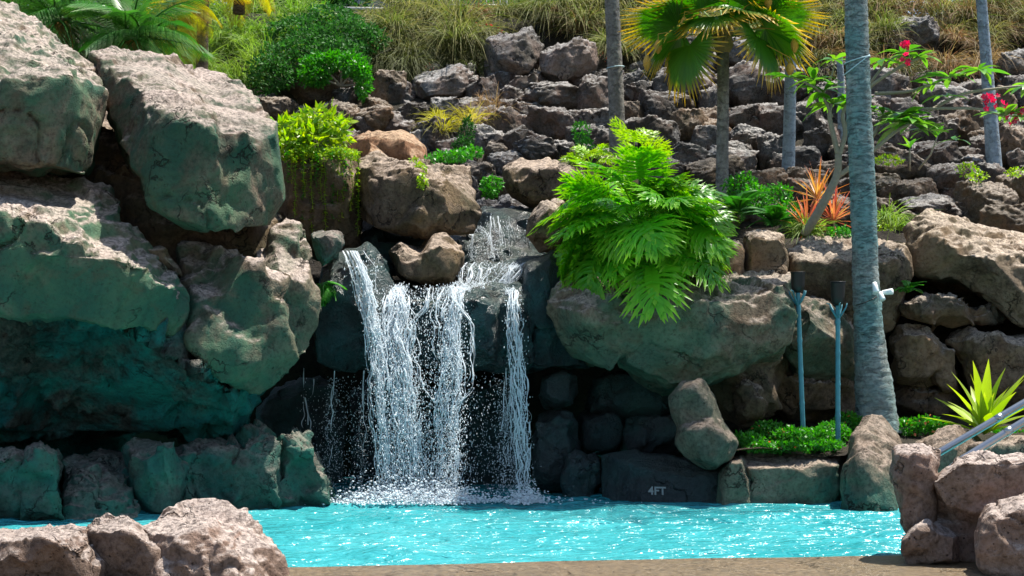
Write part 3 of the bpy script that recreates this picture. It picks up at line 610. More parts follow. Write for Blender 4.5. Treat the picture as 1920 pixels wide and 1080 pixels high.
rock('boulder', 'narrow brown block wedged behind the right edge of the big green plant', M['warm'], [ol([(1350, 450), (1385, 440), (1398, 470), (1400, 560), (1350, 560)], 18.9, 0.3, 1.0, fs=0.8)], vox=0.03, amp=0.06)
rock('boulder', 'long tan ledge rock behind the tall ringed palm trunk', M['warm'], [
    [(1478, 470, 19.25), (1500, 447, 19.65), (1540, 442, 19.85), (1640, 452, 19.85), (1700, 452, 19.65), (1708, 500, 19.25), (1690, 560, 19.25), (1670, 620, 19.35), (1600, 640, 19.35), (1490, 600, 19.25), (1500, 500, 18.85), (1600, 495, 18.85), (1680, 490, 18.95), (1600, 580, 18.95), (1500, 460, 20.95), (1700, 460, 20.95), (1680, 620, 20.95), (1500, 620, 20.95)]], vox=0.03, amp=0.08)
rock('boulder', 'great grey-brown boulder with a sloping sunlit back at the right edge', M['warm'], [
    [(1705, 430, 20.0), (1735, 397, 20.2), (1790, 400, 20.0), (1850, 440, 19.6), (1930, 500, 19.4), (2100, 520, 19.4), (2100, 620, 19.4), (1920, 612, 19.4), (1830, 560, 19.4), (1770, 530, 19.5), (1715, 500, 19.6), (1760, 450, 19.35), (1830, 490, 19.1), (1920, 560, 19.1), (1730, 410, 21.5), (2100, 480, 21.5), (2100, 600, 21.5), (1720, 520, 21.5)]], vox=0.035, amp=0.11)
rock('boulder', 'dark rough rock in the gap under the great right-hand boulder', M['basalt_brown'], [blob(1685, 1845, 545, 625, 19.6, 0.6, 31), blob(1800, 1900, 560, 620, 19.9, 0.5, 32)], vox=0.03, amp=0.13, rough=1.4)
rock('boulder', 'sunlit boulder immediately right of the palm trunk foot', M['warm'], [ol([(1668, 640), (1690, 612), (1740, 615), (1775, 640), (1780, 700), (1740, 735), (1680, 730)], 19.5, 0.45, 0.9), blob(1750, 1800, 650, 740, 19.5, 0.35, 33)], vox=0.03, amp=0.09)
rock('boulder', 'wide tan boulder behind the yellow-green lily', M['warm'], [ol([(1770, 640), (1810, 615), (1900, 620), (2000, 615), (2090, 640), (2090, 760), (1900, 785), (1800, 740)], 19.6, 0.5, 1.0)], vox=0.035, amp=0.1)
rock('boulder', 'dark shaded rock at the foot of the slope right of the palm', M['basalt_brown'], [blob(1665, 1800, 700, 810, 20.0, 0.6, 34), blob(1780, 2080, 740, 820, 20.2, 0.5, 35)], vox=0.035, amp=0.12, rough=1.3)

# ------------------------------------------------------------------ foreground rocks
rock('foreground_rock', 'pale pitted rock filling the bottom left corner', M['fg'], [ol([(-160, 1010), (0, 985), (110, 978), (190, 1000), (222, 1050), (215, 1130), (-160, 1130)], 11.3, 0.5, 0.6, up=12)], vox=0.018, amp=0.05, cat='rock', freq=1.5, smooth=5)
rock('foreground_rock', 'small pitted rock between the two bottom left rocks', M['fg'], [ol([(160, 985), (200, 966), (240, 972), (300, 1010), (370, 1130), (150, 1130)], 11.5, 0.5, 0.5, up=10)], vox=0.018, amp=0.05, cat='rock', freq=1.6, smooth=4)
rock('foreground_rock', 'peaked pale rock at the bottom left in front of the pool', M['fg'], [
    [(250, 990, 11.4), (330, 955, 11.5), (352, 935, 11.6), (400, 931, 11.6), (445, 940, 11.5), (480, 975, 11.4), (505, 1010, 11.3), (540, 1068, 11.25), (545, 1130, 11.2), (300, 1130, 10.8), (260, 1050, 11.2), (330, 1000, 11.0), (420, 1010, 10.95), (480, 1060, 10.95), (470, 1130, 10.7), (300, 1060, 12.0), (500, 1060, 12.0), (400, 960, 12.0)]],
    vox=0.018, amp=0.055, cat='rock', freq=1.5)
rock('foreground_rock', 'upright cracked rock column at the pool edge, bottom right', M['fg'], [
    ol([(1676, 838), (1720, 830), (1762, 845), (1758, 900), (1752, 1010), (1705, 1020), (1690, 980), (1674, 910)], 12.25, 0.3, 0.5, fs=0.8)], vox=0.018, amp=0.045, cat='rock', freq=1.6)
rock('foreground_rock', 'broad sunlit rock with a diagonal notch at the bottom right', M['fg'], [
    ol([(1735, 900), (1790, 852), (1850, 848), (1930, 856), (2100, 850), (2100, 1000), (1900, 1010), (1840, 985), (1745, 960)], 12.15, 0.45, 0.6, fs=0.85), ol([(1740, 970), (1860, 970), (1900, 1070), (1740, 1060)], 12.1, 0.15, 0.6)],
    vox=0.02, amp=0.055, cat='rock', freq=1.5)
rock('foreground_rock', 'small low block on the deck at the foot of the bottom right rocks', M['fg'], [ol([(1690, 1010), (1720, 978), (1742, 968), (1780, 990), (1800, 1005), (1796, 1058), (1700, 1062), (1690, 1040)], 11.95, 0.2, 0.3, fs=0.85)], vox=0.016, amp=0.03, cat='rock', freq=1.8)
rock('foreground_rock', 'rounded grey rock cut off by the bottom right corner', M['fg'], [ol([(1828, 1000), (1850, 955), (1900, 928), (1990, 918), (2080, 980), (2080, 1120), (1870, 1120), (1832, 1060)], 11.5, 0.4, 0.6, fs=0.8)], vox=0.018, amp=0.045, cat='rock', freq=1.5, smooth=5)

# depth marking painted on the long low rock
tc = bpy.data.curves.new('t', 'FONT'); tc.body = '4FT'; tc.size = 0.115; tc.align_x = 'CENTER'; tc.offset = 0.004; tc.fill_mode = 'FRONT'; tc.space_character = 1.05
to = bpy.data.objects.new('t', tc); COL.objects.link(to)
tm = bpy.data.meshes.new_from_object(to.evaluated_get(bpy.context.evaluated_depsgraph_get())); bpy.data.objects.remove(to)
bm = bmesh.new(); bm.from_mesh(tm); bmesh.ops.triangulate(bm, faces=bm.faces); bmesh.ops.subdivide_edges(bm, edges=bm.edges, cuts=2, use_grid_fill=True)
bpy.context.view_layer.update()
bv = BVHTree.FromObject(mark_rock, bpy.context.evaluated_depsgraph_get()); inv = mark_rock.matrix_world.inverted(); base = P(1230, 925, 17.4)
for x in bm.verts:
    wpt = Vector((base.x + x.co.x, 10, base.z + x.co.y)); h_ = bv.ray_cast(inv @ wpt, Vector((0, 1, 0)))
    x.co = (h_[0] if h_[0] else inv @ Vector((wpt.x, 17.3, wpt.z))) + Vector((0, -0.012, 0))
bm.to_mesh(tm); bm.free(); tm.materials.clear(); tm.name = 'depth_marking'
link('depth_marking', tm, M['marking'], mark_rock)['label'] = 'worn grey painted letters 4FT'

# ------------------------------------------------------------------ piled stone wall on the slope
wall = thing('stone_wall', 'piled lava stone retaining wall stepping up the slope behind the plants', 'stone wall', tuple(P(1200, 430, 21.6)))
wall_loc = wall.location.copy()
protos = []
rg = random.Random(11)
for k in range(16):
    g = []
    n = rg.randint(11, 20); boxy = rg.uniform(0.5, 0.85)
    for i in range(n):
        z = 1 - 2 * (i + 0.5) / n; r = math.sqrt(1 - z * z); a_ = i * 2.399963 + rg.uniform(-0.6, 0.6)
        u = [r * math.cos(a_), r * math.sin(a_), z]
        g.append([math.copysign(abs(q_) ** boxy, q_) * rg.uniform(0.78, 1.1) * 0.5 for q_ in u])
    me = remesh(hull_mesh([g]), 0.032, 1); roughen(me, 0.055, 300 + k, 0.5, 2.2, 1.8, 30); me.name = 'stone'
    me.materials.append(M[('basalt', 'basalt', 'basalt_brown', 'basalt', 'basalt_pale')[k % 5]]); protos.append(me)
def stone(px, py, w_, h_, proto=None, dd=0.0, rg=rg):
    d = hill_d(py) + dd; s = d / F
    o = link('stone', proto or rg.choice(protos), None, wall, P(px, py, d) - wall_loc)
    o.rotation_euler = (rg.uniform(-0.5, 0.5), rg.uniform(-0.4, 0.4), rg.uniform(0, 6.28))
    a_, b_ = w_ * s * 1.3, h_ * s * 1.36
    o.scale = (a_, a_ * rg.uniform(0.9, 1.1), b_)
    o.rotation_euler = (rg.uniform(-0.25, 0.25), rg.uniform(-0.25, 0.25), rg.choice((0, math.pi)) + rg.uniform(-0.5, 0.5))
    return o
PALE = [m_ for m_ in protos if m_.materials[0] is M['basalt_pale']]; BRN = [m_ for m_ in protos if m_.materials[0] is M['basalt_brown']]; GRY = [m_ for m_ in protos if m_.materials[0] is M['basalt']]
HAND = '''610,165,100,75,b 727,172,76,68,b 830,158,95,52,p 515,212,72,48,b 640,230,66,62,b 704,228,84,54,b 777,222,52,48,g 812,258,78,62,g 905,222,50,42,p 892,260,58,50,p 945,236,60,58,g
1040,238,80,74,g 975,266,54,44,g 930,292,44,46,b 1005,286,90,40,g 1035,186,120,54,g 985,172,62,52,g 905,180,70,55,g 1113,192,70,76,g 962,110,92,90,p 1066,120,90,74,p 1190,165,50,62,p 1180,215,48,44,b
1230,202,66,60,g 1285,168,110,80,g 1410,168,130,84,g 1292,238,58,66,b 1338,205,44,72,g 1402,222,70,52,p 1330,266,54,48,g 1398,266,64,48,g 1448,288,56,62,g 1462,232,66,52,g 1512,228,56,64,g 1542,272,60,60,g
1232,262,84,72,g 1500,302,66,50,g 1372,302,84,54,p 1715,68,82,74,p 1902,122,56,56,p 1560,190,56,62,g 1772,190,84,58,p 1806,242,80,68,b 1842,290,52,68,g 1892,280,62,74,b 1752,302,88,56,g 1682,312,96,54,b
1782,346,82,66,g 1642,352,84,54,b 1702,372,80,54,b 1846,396,98,86,b 1902,362,66,76,b 1742,252,66,62,g 1662,262,66,62,g 1612,302,56,54,g 1626,232,60,60,g 1332,332,100,56,b 1420,362,96,66,b 1642,402,70,54,b
1742,392,96,46,g 1700,215,70,50,g 1655,170,70,70,g 1870,200,70,60,b 1880,430,110,80,b 1960,430,120,100,b 1960,340,90,90,g 1980,250,90,90,b 1950,180,80,70,g 1285,300,70,50,g 1150,270,80,50,g 1095,265,60,50,g
1165,320,80,50,b 1240,330,80,50,g 860,300,70,40,b 900,330,60,50,b 925,360,50,50,b 835,205,55,45,p 560,250,60,50,b 1240,100,70,60,p 1320,90,70,60,p 1400,105,70,55,p 1475,160,60,60,g 1490,370,80,60,b 1570,400,80,60,b'''
for t_ in HAND.split():
    x_, y_, a_, b_, k_ = t_.split(','); stone(float(x_), float(y_), float(a_), float(b_), rg.choice({'p': PALE, 'b': BRN, 'g': GRY}[k_]), dd=-0.55 if float(y_) < 150 else 0.0)
for row in range(9):                       # smaller stones chinking the gaps
    for colm in range(21):
        x_ = 500 + colm * 72 + rg.uniform(-24, 24) + (row % 2) * 36; y_ = 418 - row * 33 + rg.uniform(-18, 18)
        if y_ < 170 and x_ < 700: continue
        stone(x_, y_, rg.uniform(46, 74), rg.uniform(40, 58), rg.choice(GRY + GRY + BRN), dd=0.28)
# ------------------------------------------------------------------ falling water
OCT_V = np.array([(1, 0, 0), (-1, 0, 0), (0, 1, 0), (0, -1, 0), (0, 0, 1), (0, 0, -1)], float)
OCT_F = np.array([(0, 2, 4), (2, 1, 4), (1, 3, 4), (3, 0, 4), (2, 0, 5), (1, 2, 5), (3, 1, 5), (0, 3, 5)])
def drops(c, r, stretch):
    """little beads of water; c (N,3), r (N,), stretch (N,) vertical elongation"""
    n = len(c); sc = np.stack([r, r, r * stretch], 1)
    v = (OCT_V[None] * sc[:, None] + c[:, None]).reshape(-1, 3)
    return v, (OCT_F[None] + (np.arange(n) * 6)[:, None, None]).reshape(-1, 3)
def stream(label, path, n_strand, n_drop, rad=(0.003, 0.008), gaps=0.55, spread=1.0, drop_spread=1.6, seed=1, wander=0.05, dr=(0.003, 0.008)):
    """path rows: (px, py, d, half width px). threads of water wander down the path and break into beads"""
    rs = np.random.RandomState(seed); pa = np.array(path, float)
    seglen = np.concatenate([[0], np.cumsum(np.linalg.norm(np.diff(PA(pa[:, :3]), axis=0), axis=1))]); L = seglen[-1]
    def at(s, u, dy=0.0):
        q = np.stack([np.interp(s, seglen, pa[:, k]) for k in range(4)], 1)
        p = PA(q[:, :3]); p[:, 0] += u * q[:, 3] / F * q[:, 2]; p[:, 1] += dy; return p
    t = thing('waterfall', label, 'waterfall', tuple(PA(pa[-1:, :3])[0] * [1, 1, 0]), group='streams of the waterfall'); loc = np.array(t.location)
    V, Fc, n0 = [], [], 0
    ncl = max(2, n_strand // 9); cu = rs.uniform(-1, 1, ncl) * spread; cph = rs.uniform(0, 50, ncl)
    for k in range(n_strand):
        kc = rs.randint(ncl); u0 = cu[kc] if rs.rand() < 0.85 else rs.uniform(-1, 1) * spread; s0 = 0 if rs.rand() < 0.55 else rs.uniform(0, L * 0.7); s1 = L if rs.rand() < 0.5 else min(L, s0 + rs.uniform(0.2, 1.3))
        m = max(4, int((s1 - s0) / 0.028)); s = np.linspace(s0, s1, m); ph = rs.uniform(0, 50); sp_ = rs.normal(0, 0.011)
        nz = np.stack([s * 2.2, np.full(m, cph[kc]), np.zeros(m)], 1); nz3 = np.stack([s * 4.5, np.full(m, ph), np.zeros(m)], 1); nz2 = np.stack([s * 11, np.full(m, ph + 9), np.zeros(m)], 1)
        p = at(s, np.full(m, u0), rs.uniform(-0.05, 0.05))
        p[:, 0] += (vnoise(nz, seed) * wander + vnoise(nz3, seed + 1) * 0.03 + sp_ + vnoise(nz2, seed + 3) * 0.014) * np.clip(s / 0.5, 0.2, 1.4); p[:, 1] += vnoise(nz2 + 5, seed + 4) * 0.02
        r = rs.uniform(*rad) * np.clip(0.25 + 1.1 * (vnoise(np.stack([s * 8, np.full(m, ph + 3), np.zeros(m)], 1), seed + 7) + 0.75 - gaps * (s / L) ** 1.3 * 1.9), 0, 1.7)
        ang = np.array([0.4, 2.5, 4.6])
        ring = np.stack([np.cos(ang), np.sin(ang), np.zeros(3)], 1)
        V.append((p[:, None] + ring[None] * r[:, None, None]).reshape(-1, 3))
        i = np.arange(m - 1)[:, None] * 3; a_ = np.arange(3)[None]; b_ = (a_ + 1) % 3
        Fc.append(np.stack([i + a_, i + b_, i + 3 + b_, i + 3 + a_], -1).reshape(-1, 4) + n0); n0 += m * 3
    if V:
        o = link('water_threads', mesh('water_threads', np.concatenate(V) - loc, np.concatenate(Fc)), M['fall'], t); o['kind'] = 'stuff'
    s = rs.uniform(0.02, 1, n_drop) ** 0.75 * L; cl = np.where(rs.rand(n_drop) < 0.6, cu[rs.randint(0, ncl, n_drop)] / max(0.01, spread) / drop_spread * 1.25, rs.uniform(-1, 1, n_drop))
    u = (cl * 0.8 + rs.normal(0, 0.22, n_drop)) * drop_spread
    p = at(s, u) + rs.normal(0, 1, (n_drop, 3)) * [0.012, 0.07, 0.02]
    r = rs.uniform(dr[0], dr[1], n_drop) * rs.uniform(0.4, 1, n_drop)
    v, f = drops(p - loc, r, rs.uniform(1.0, 2.6, n_drop))
    o = link('water_drops', mesh('water_drops', v, f), M['fall'], t); o['kind'] = 'stuff'
    return t
stream('twin ribbons of water running down the left teal cliff', [(664, 470, 17.62, 22), (680, 500, 17.48, 24), (698, 580, 17.36, 14), (710, 650, 17.32, 13), (714, 720, 17.22, 13), (722, 820, 17.15, 13), (733, 940, 17.08, 13)], 70, 3600, seed=2, wander=0.035)
stream('thick white main fall spilling off the left end of the ledge', [(752, 536, 18.05, 8), (744, 540, 17.75, 13), (744, 570, 17.55, 22), (742, 620, 17.42, 24), (750, 700, 17.28, 24), (762, 800, 17.18, 26), (772, 940, 17.08, 30)], 95, 7500, seed=3, wander=0.05, rad=(0.003, 0.010))
stream('lacy broken sheet of water in the middle of the main ledge', [(806, 536, 18.0, 46), (800, 540, 17.75, 50), (800, 562, 17.52, 56), (800, 640, 17.4, 54), (805, 750, 17.22, 52), (805, 940, 17.1, 50)], 30, 5200, seed=4, wander=0.2, gaps=0.75, drop_spread=1.3)
stream('white fall right of the lacy sheet, left of the dark block', [(862, 538, 18.0, 16), (856, 546, 17.7, 13), (850, 580, 17.5, 16), (846, 690, 17.28, 18), (838, 800, 17.2, 18), (828, 940, 17.1, 16)], 52, 3500, seed=5, wander=0.06)
stream('thin single stream of water falling on the right', [(962, 540, 17.95, 9), (962, 548, 17.68, 8), (962, 575, 17.5, 9), (968, 650, 17.35, 9), (976, 760, 17.25, 8), (986, 940, 17.15, 8)], 36, 1700, seed=6, wander=0.03, gaps=0.3, drop_spread=2.2)
stream('loose curtain of drops falling left of the twin ribbons', [(660, 695, 17.6, 40), (655, 800, 17.6, 42), (650, 930, 17.6, 44)], 8, 1900, seed=7, gaps=0.9, drop_spread=1.1, dr=(0.003, 0.006))
stream('fine veil of drips under the dark block on the ledge', [(912, 690, 17.55, 48), (912, 800, 17.5, 48), (910, 930, 17.5, 50)], 14, 2400, seed=8, gaps=0.9, drop_spread=1.1, dr=(0.003, 0.006))
stream('few dripping threads in the dark cave mouth left of the falls', [(590, 690, 18.4, 22), (590, 800, 18.4, 22), (588, 900, 18.4, 22)], 4, 160, seed=9, gaps=0.9, drop_spread=1.0)
stream('small upper falls threading down the black wall', [(890, 425, 19.6, 10), (905, 440, 19.45, 20), (912, 488, 19.3, 26)], 24, 420, seed=10, wander=0.03, drop_spread=1.1, rad=(0.0015, 0.004))
stream('scattered threads on the right of the black upper wall', [(960, 405, 19.75, 42), (965, 430, 19.5, 46), (968, 486, 19.3, 46)], 22, 260, seed=11, wander=0.03, gaps=0.8, drop_spread=1.0, rad=(0.0015, 0.0035))
stream('foaming cascade sliding over the mossy shelf to the main ledge', [(935, 492, 18.65, 60), (920, 505, 18.3, 56), (905, 530, 18.15, 44), (860, 548, 17.75, 36)], 70, 2000, seed=12, wander=0.10, gaps=0.5, drop_spread=1.2)
stream('thin spill over the right corner of the mossy shelf', [(966, 496, 18.55, 6), (956, 506, 18.28, 6), (952, 530, 18.2, 8), (956, 548, 17.75, 9)], 26, 260, seed=13, wander=0.02)
# froth where the falls hit the pool
rs = np.random.RandomState(5); C_, Rr = [], []
for px, hw, n in ((738, 40, 6500), (790, 50, 5000), (832, 24, 1800), (986, 16, 900), (690, 60, 700), (900, 90, 700)):
    g = rs.normal(0, 1, (n, 3)); d0 = 17.05
    C_.append(np.stack([(px - CX) / F * d0 + g[:, 0] * hw / F * d0, d0 + g[:, 1] * 0.13, np.abs(g[:, 2]) ** 1.9 * 0.034 * (1 if n > 800 else 0.5) + 0.008], 1)); Rr.append(rs.uniform(0.004, 0.019, n))
C_ = np.concatenate(C_); Rr = np.concatenate(Rr); o_ = np.array([-1.0, 17.3, 0.0])
v, f = drops(C_ - o_, Rr, np.full(len(Rr), 0.6))
tag(link('foam', mesh('foam', v, f), M['fall'], None, tuple(o_)), 'white froth and splashes where the falls hit the pool', 'foam', kind='stuff')
# ------------------------------------------------------------------ plant builders
rnd = random.Random(21)
def leaf_cloud(centers, radii, n, size, seed, aspect=2.2, lump=0.25):
    """leaves spread through lumpy ellipsoids: returns verts, tris, col"""
    rs = np.random.RandomState(seed); centers = np.array(centers, float); radii = np.array(radii, float)
    vol = radii.prod(1) ** 0.67; k = rs.choice(len(centers), n, p=vol / vol.sum())
    u = rs.normal(0, 1, (n, 3)); u /= np.linalg.norm(u, axis=1)[:, None]; rr = rs.uniform(0.35, 1, n) ** 0.45
    rr = rr * (1 + lump * vnoise(u * 2.5 + k[:, None] * 7, seed))
    p = centers[k] + u * rr[:, None] * radii[k]
    d = u * 0.6 + rs.normal(0, 0.7, (n, 3)); d[:, 2] -= 0.15; d /= np.linalg.norm(d, axis=1)[:, None]
    s = np.cross(d, rs.normal(0, 1, (n, 3))); s /= np.linalg.norm(s, axis=1)[:, None]; up = np.cross(s, d)
    L = size * rs.uniform(0.6, 1.3, n)[:, None]; W = L / aspect * 0.5
    V = np.stack([p, p + d * L * 0.45 + s * W + up * L * 0.05, p + d * L * 0.45 - s * W + up * L * 0.05, p + d * L - up * L * 0.08], 1).reshape(-1, 3)
    b = np.arange(n)[:, None] * 4; T = np.concatenate([b + np.array([[0, 1, 2]]), b + np.array([[1, 3, 2]])], 0)
    c = np.stack([np.tile(np.array([0, .5, .5, 1.0]), (n, 1)), np.repeat(rs.rand(n)[:, None], 4, 1)], -1).reshape(-1, 2)
    return V, T, c
def cloud_obj(name, parent, mat, centers, radii, n, size, seed, **kw):
    V, T, c = leaf_cloud(centers, radii, n, size, seed, **kw); loc = np.array(parent.location)
    o = link(name, mesh(name, V - loc, T, True, c), mat, parent); o['kind'] = 'stuff'; return o
def rot_to(az, el):                         # local +Y points to azimuth az (from +Y towards +X), raised by el
    return (el, 0, -az)

def strap_leaf(L, W, arch, n=7, fold=0.25, wpos=0.35, z0=0.0):
    """narrow leaf along +Y arching down"""
    b = MB(); ctr, wid, fo = [], [], []
    for i in range(n):
        t = i / (n - 1); ctr.append((0, L * (t - 0.25 * arch * t * t), z0 - arch * L * 0.5 * t * t)); w_ = W * (math.sin(math.pi * min(1, (t / wpos) * 0.5 if t < wpos else 0.5 + 0.5 * (t - wpos) / (1 - wpos))) * 0.92 + 0.08 * (1 - t))
        wid.append(w_ if i < n - 1 else 0.0008); fo.append((0, 0, w_ * fold))
    b.strip(ctr, [(1, 0, 0)] * n, wid, 0.0, fo); return b
def rosette(name, label, cat, loc, mats, n, L, W, el=(0.2, 1.3), arch=0.5, seed=1, group=None, fold=0.25, leafname='leaf', stem=None, tilt=0.0):
    rg = random.Random(seed); t = thing(name, label, cat, loc, group)
    ms = [strap_leaf(L * k, W, arch * q, fold=fold).me('leaf') for k, q in ((1, 1), (0.85, 1.4), (1.1, 0.7))]
    for m_, mm in zip(ms, (mats * 3)[:3]): m_.materials.append(mm)
    for i in range(n):
        e = el[0] + (el[1] - el[0]) * (i / n) ** 0.8 + rg.uniform(-0.12, 0.12)
        o = link(leafname, ms[i % 3], None, t, (0, 0, (stem or 0)), rot_to(i * 2.4 + rg.uniform(-0.3, 0.3), e)); o.scale = [rg.uniform(0.8, 1.12)] * 3
    if stem:
        b = MB(); b.tube([(0, 0, -0.08), (0.01, 0, stem * 0.5), (0, 0, stem + 0.02)], [0.018, 0.014, 0.012], 8); b.build('stem', M['bark'], t)
    return t

def philo_leaf(Lp, Lb, Wb, droop, seed):
    """long petiole then a deeply lobed blade, along +Y"""
    rg = random.Random(seed); b = MB(); n = 9
    def mid(s):                              # s metres along the whole leaf
        t = max(0, (s - Lp * 0.7)) / (Lp * 0.3 + Lb)
        return Vector((0, s - droop * 0.55 * t * t * (Lb), -droop * 0.62 * t ** 1.8 * Lb))
    b.tube([mid(Lp * k / 5) for k in range(6)], [0.013, 0.011, 0.010, 0.009, 0.008, 0.007], 5, False)
    ns = 12
    ribs = [mid(Lp + Lb * i / 10) for i in range(11)]
    b.strip(ribs, [(1, 0, 0)] * 11, [Wb * (0.05 + 0.12 * math.sin(math.pi * min(1, (i + 1.5) / 11))) * (1 if i < 10 else 0.1) for i in range(11)], 0.0, [(0, 0, 0.012)] * 11)
    for sgn in (-1, 1):
        for i in range(ns):
            s = i / (ns - 1); p0 = mid(Lp + Lb * (0.02 + 0.92 * s)); tg = (mid(Lp + Lb * min(1, 0.06 + 0.92 * s)) - p0).normalized()
            env = (0.62 + 0.62 * math.sin(math.pi * (0.18 + 0.72 * s))) * (1 - 0.55 * s) if s > 0.05 else 0.62
            ll = Wb * env * rg.uniform(0.85, 1.12); an = R(112 - 80 * s) + rg.uniform(-0.1, 0.1)
            side = Vector((sgn, 0, 0)); nrm = side.cross(tg) * sgn
            dr = side * math.sin(an) + tg * math.cos(an); pw = (tg * math.sin(an) - side * math.cos(an)); w0 = Lb * 0.036
            ctr, wd, fo = [], [], []; ph = rg.uniform(0, 6)
            for k in range(5):
                t = k / 4; c_ = p0 + dr * ll * t + tg * ll * 0.22 * t * t - Vector((0, 0, 1)) * ll * (0.30 * t * t - 0.10 * t) + nrm * 0.014 * math.sin(t * 7 + ph)
                ctr.append(c_); wd.append(w0 * (0.75, 0.8, 1.12, 0.9, 0.06)[k]); fo.append(nrm * 0.004)
            b.strip(ctr, [pw] * 5, wd, 0.0, fo)
            for kk, sg in ((1, 1), (2, -1), (2, 1)):     # side teeth of the lobe
                q = ctr[kk] + (ctr[kk + 1] - ctr[kk]) * 0.5; e = dr * 0.75 + pw * sg * 0.7
                l2 = ll * 0.26; b.strip([q - e * 0.01, q + e * l2 * 0.55, q + e * l2 - Vector((0, 0, l2 * 0.2))], [dr] * 3, [w0 * 0.55, w0 * 0.5, 0.001], 0.0)
    return b.me('leaf')
def philodendron(label, loc, n, R_, seed, mat, front=0.0, el=(-0.25, 1.25)):
    rg = random.Random(seed); t = thing('philodendron', label, 'plant', loc)
    ms = []
    for k in range(5):
        m_ = philo_leaf(R_ * (0.50 + 0.06 * k), R_ * (0.62 - 0.03 * (k % 3)), R_ * (0.40 - 0.02 * (k % 2)), (0.75, 1.0, 0.55, 0.9, 0.65)[k], seed + k); m_.materials.append(mat); ms.append(m_)
    for i in range(n):
        u = (i + 0.5) / n; e = el[0] + (el[1] - el[0]) * u ** 1.25; az = i * 2.399963 + rg.uniform(-0.25, 0.25)
        o = link('leaf', ms[i % 5], None, t, (rg.uniform(-0.06, 0.06), rg.uniform(-0.06, 0.06), 0.08), (e + rg.uniform(-0.22, 0.22), rg.uniform(-0.8, 0.8), -az))
        o.scale = [rg.uniform(0.72, 1.12) * (1 - 0.12 * u)] * 3
    b = MB(); b.tube([(0, 0, -0.25), (0.02, 0.02, 0), (0, 0, 0.16)], [0.08, 0.07, 0.05], 10); b.build('stem', M['fibre'], t)
    return t

def fan_blade(Rr, span, seed, n=34):
    b = MB(); rg = random.Random(seed)
    for i in range(n):
        a0 = -span + 2 * span * i / n; a1 = -span + 2 * span * (i + 1) / n; am = (a0 + a1) / 2
        def pt(a, r, z): return (math.sin(a) * r, math.cos(a) * r, z - 0.20 * r * r / Rr + 0.10 * abs(math.sin(a)) * r)
        k = Rr * (0.86 + 0.14 * math.cos(a0 * 0.9)) * rg.uniform(0.94, 1.05); r1 = 0.62 * k
        tip = Vector(pt(am, k, -0.10 * k * rg.uniform(0.2, 1.4)))
        v = [(0, 0, 0), pt(a0, r1, -0.012), pt(am, r1, 0.016), pt(a1, r1, -0.012), tip, pt(am, r1 * 0.5, 0.010), pt(a0, r1 * .5, -0.006), pt(a1, r1 * .5, -0.006)]
        b.add(v, [(0, 6, 5), (0, 5, 7), (6, 1, 2, 5), (5, 2, 3, 7), (1, 4, 2), (2, 4, 3)], [0, .6, .62, .6, 1, .3, .3, .3], rg.random() * 0.3)
    return b
def pinnate(L, W, seed, n=46, droop=0.6, vee=0.5, hang=0.3, lw=0.008):
    """feather palm frond along +Y"""
    b = MB(); rg = random.Random(seed)
    def mid(t): return Vector((0, L * (t - 0.22 * droop * t * t), L * (0.10 * t - droop * 0.55 * t * t)))
    b.tube([mid(k / 10) for k in range(11)], [0.016 * (1.05 - k / 10) + 0.002 for k in range(11)], 5, False)
    for sg in (-1, 1):
        for i in range(n):
            t = 0.12 + 0.87 * i / (n - 1); p0 = mid(t); tg = (mid(min(1, t + 0.02)) - mid(t - 0.02)).normalized()
            l = W * (0.35 + 0.65 * math.sin(math.pi * min(1, 0.15 + 0.85 * t))) * rg.uniform(0.85, 1.1)
            d = (Vector((sg, 0, 0)) * 0.85 + tg * (0.45 + 0.3 * t) + Vector((0, 0, vee * 0.4))).normalized()
            side = d.cross(Vector((0, 0, 1))).normalized(); e = p0 + d * l * 0.55; tip = p0 + d * l - Vector((0, 0, l * hang))
            b.strip([p0, e, tip], [side] * 3, [0.003, lw, 0.0008], rg.random() * 0.3)
    return b
def trunk(parent, pts, rad, mat, sides=22, ring=0.07, amp=0.05, seed=1):
    """ringed palm trunk through pts (relative), rad per point"""
    pts = np.array(pts, float); s = np.concatenate([[0], np.cumsum(np.linalg.norm(np.diff(pts, axis=0), axis=1))]); n = int(s[-1] / 0.03)
    t = np.linspace(0, s[-1], n); c = np.stack([np.interp(t, s, pts[:, k]) for k in range(3)], 1); r = np.interp(t, s, rad)
    an = np.linspace(0, 2 * np.pi, sides, endpoint=False); A, T = np.meshgrid(an, t)
    q = np.stack([np.cos(A) * 1.2, np.sin(A) * 1.2, T * 2], -1).reshape(-1, 3)
    tt = T.ravel() + vnoise(q * 1.5, seed) * 0.035; fr = (tt / ring) - np.floor(tt / ring)
    k = 1 + amp * (0.55 - fr) * (fr > 0.06) - amp * 1.3 * (fr <= 0.06) + fbm(q * 3, 3, seed + 2) * amp * 0.7
    rr = np.repeat(r, sides) * k; ci = np.repeat(c, sides, 0)
    v = np.stack([ci[:, 0] + np.cos(A.ravel()) * rr, ci[:, 1] + np.sin(A.ravel()) * rr, ci[:, 2]], 1)
    i = np.arange(n - 1)[:, None] * sides; a_ = np.arange(sides)[None]; b_ = (a_ + 1) % sides
    f = np.stack([i + a_, i + b_, i + sides + b_, i + sides + a_], -1).reshape(-1, 4)
    return link('trunk', mesh('trunk', v, f), mat, parent)
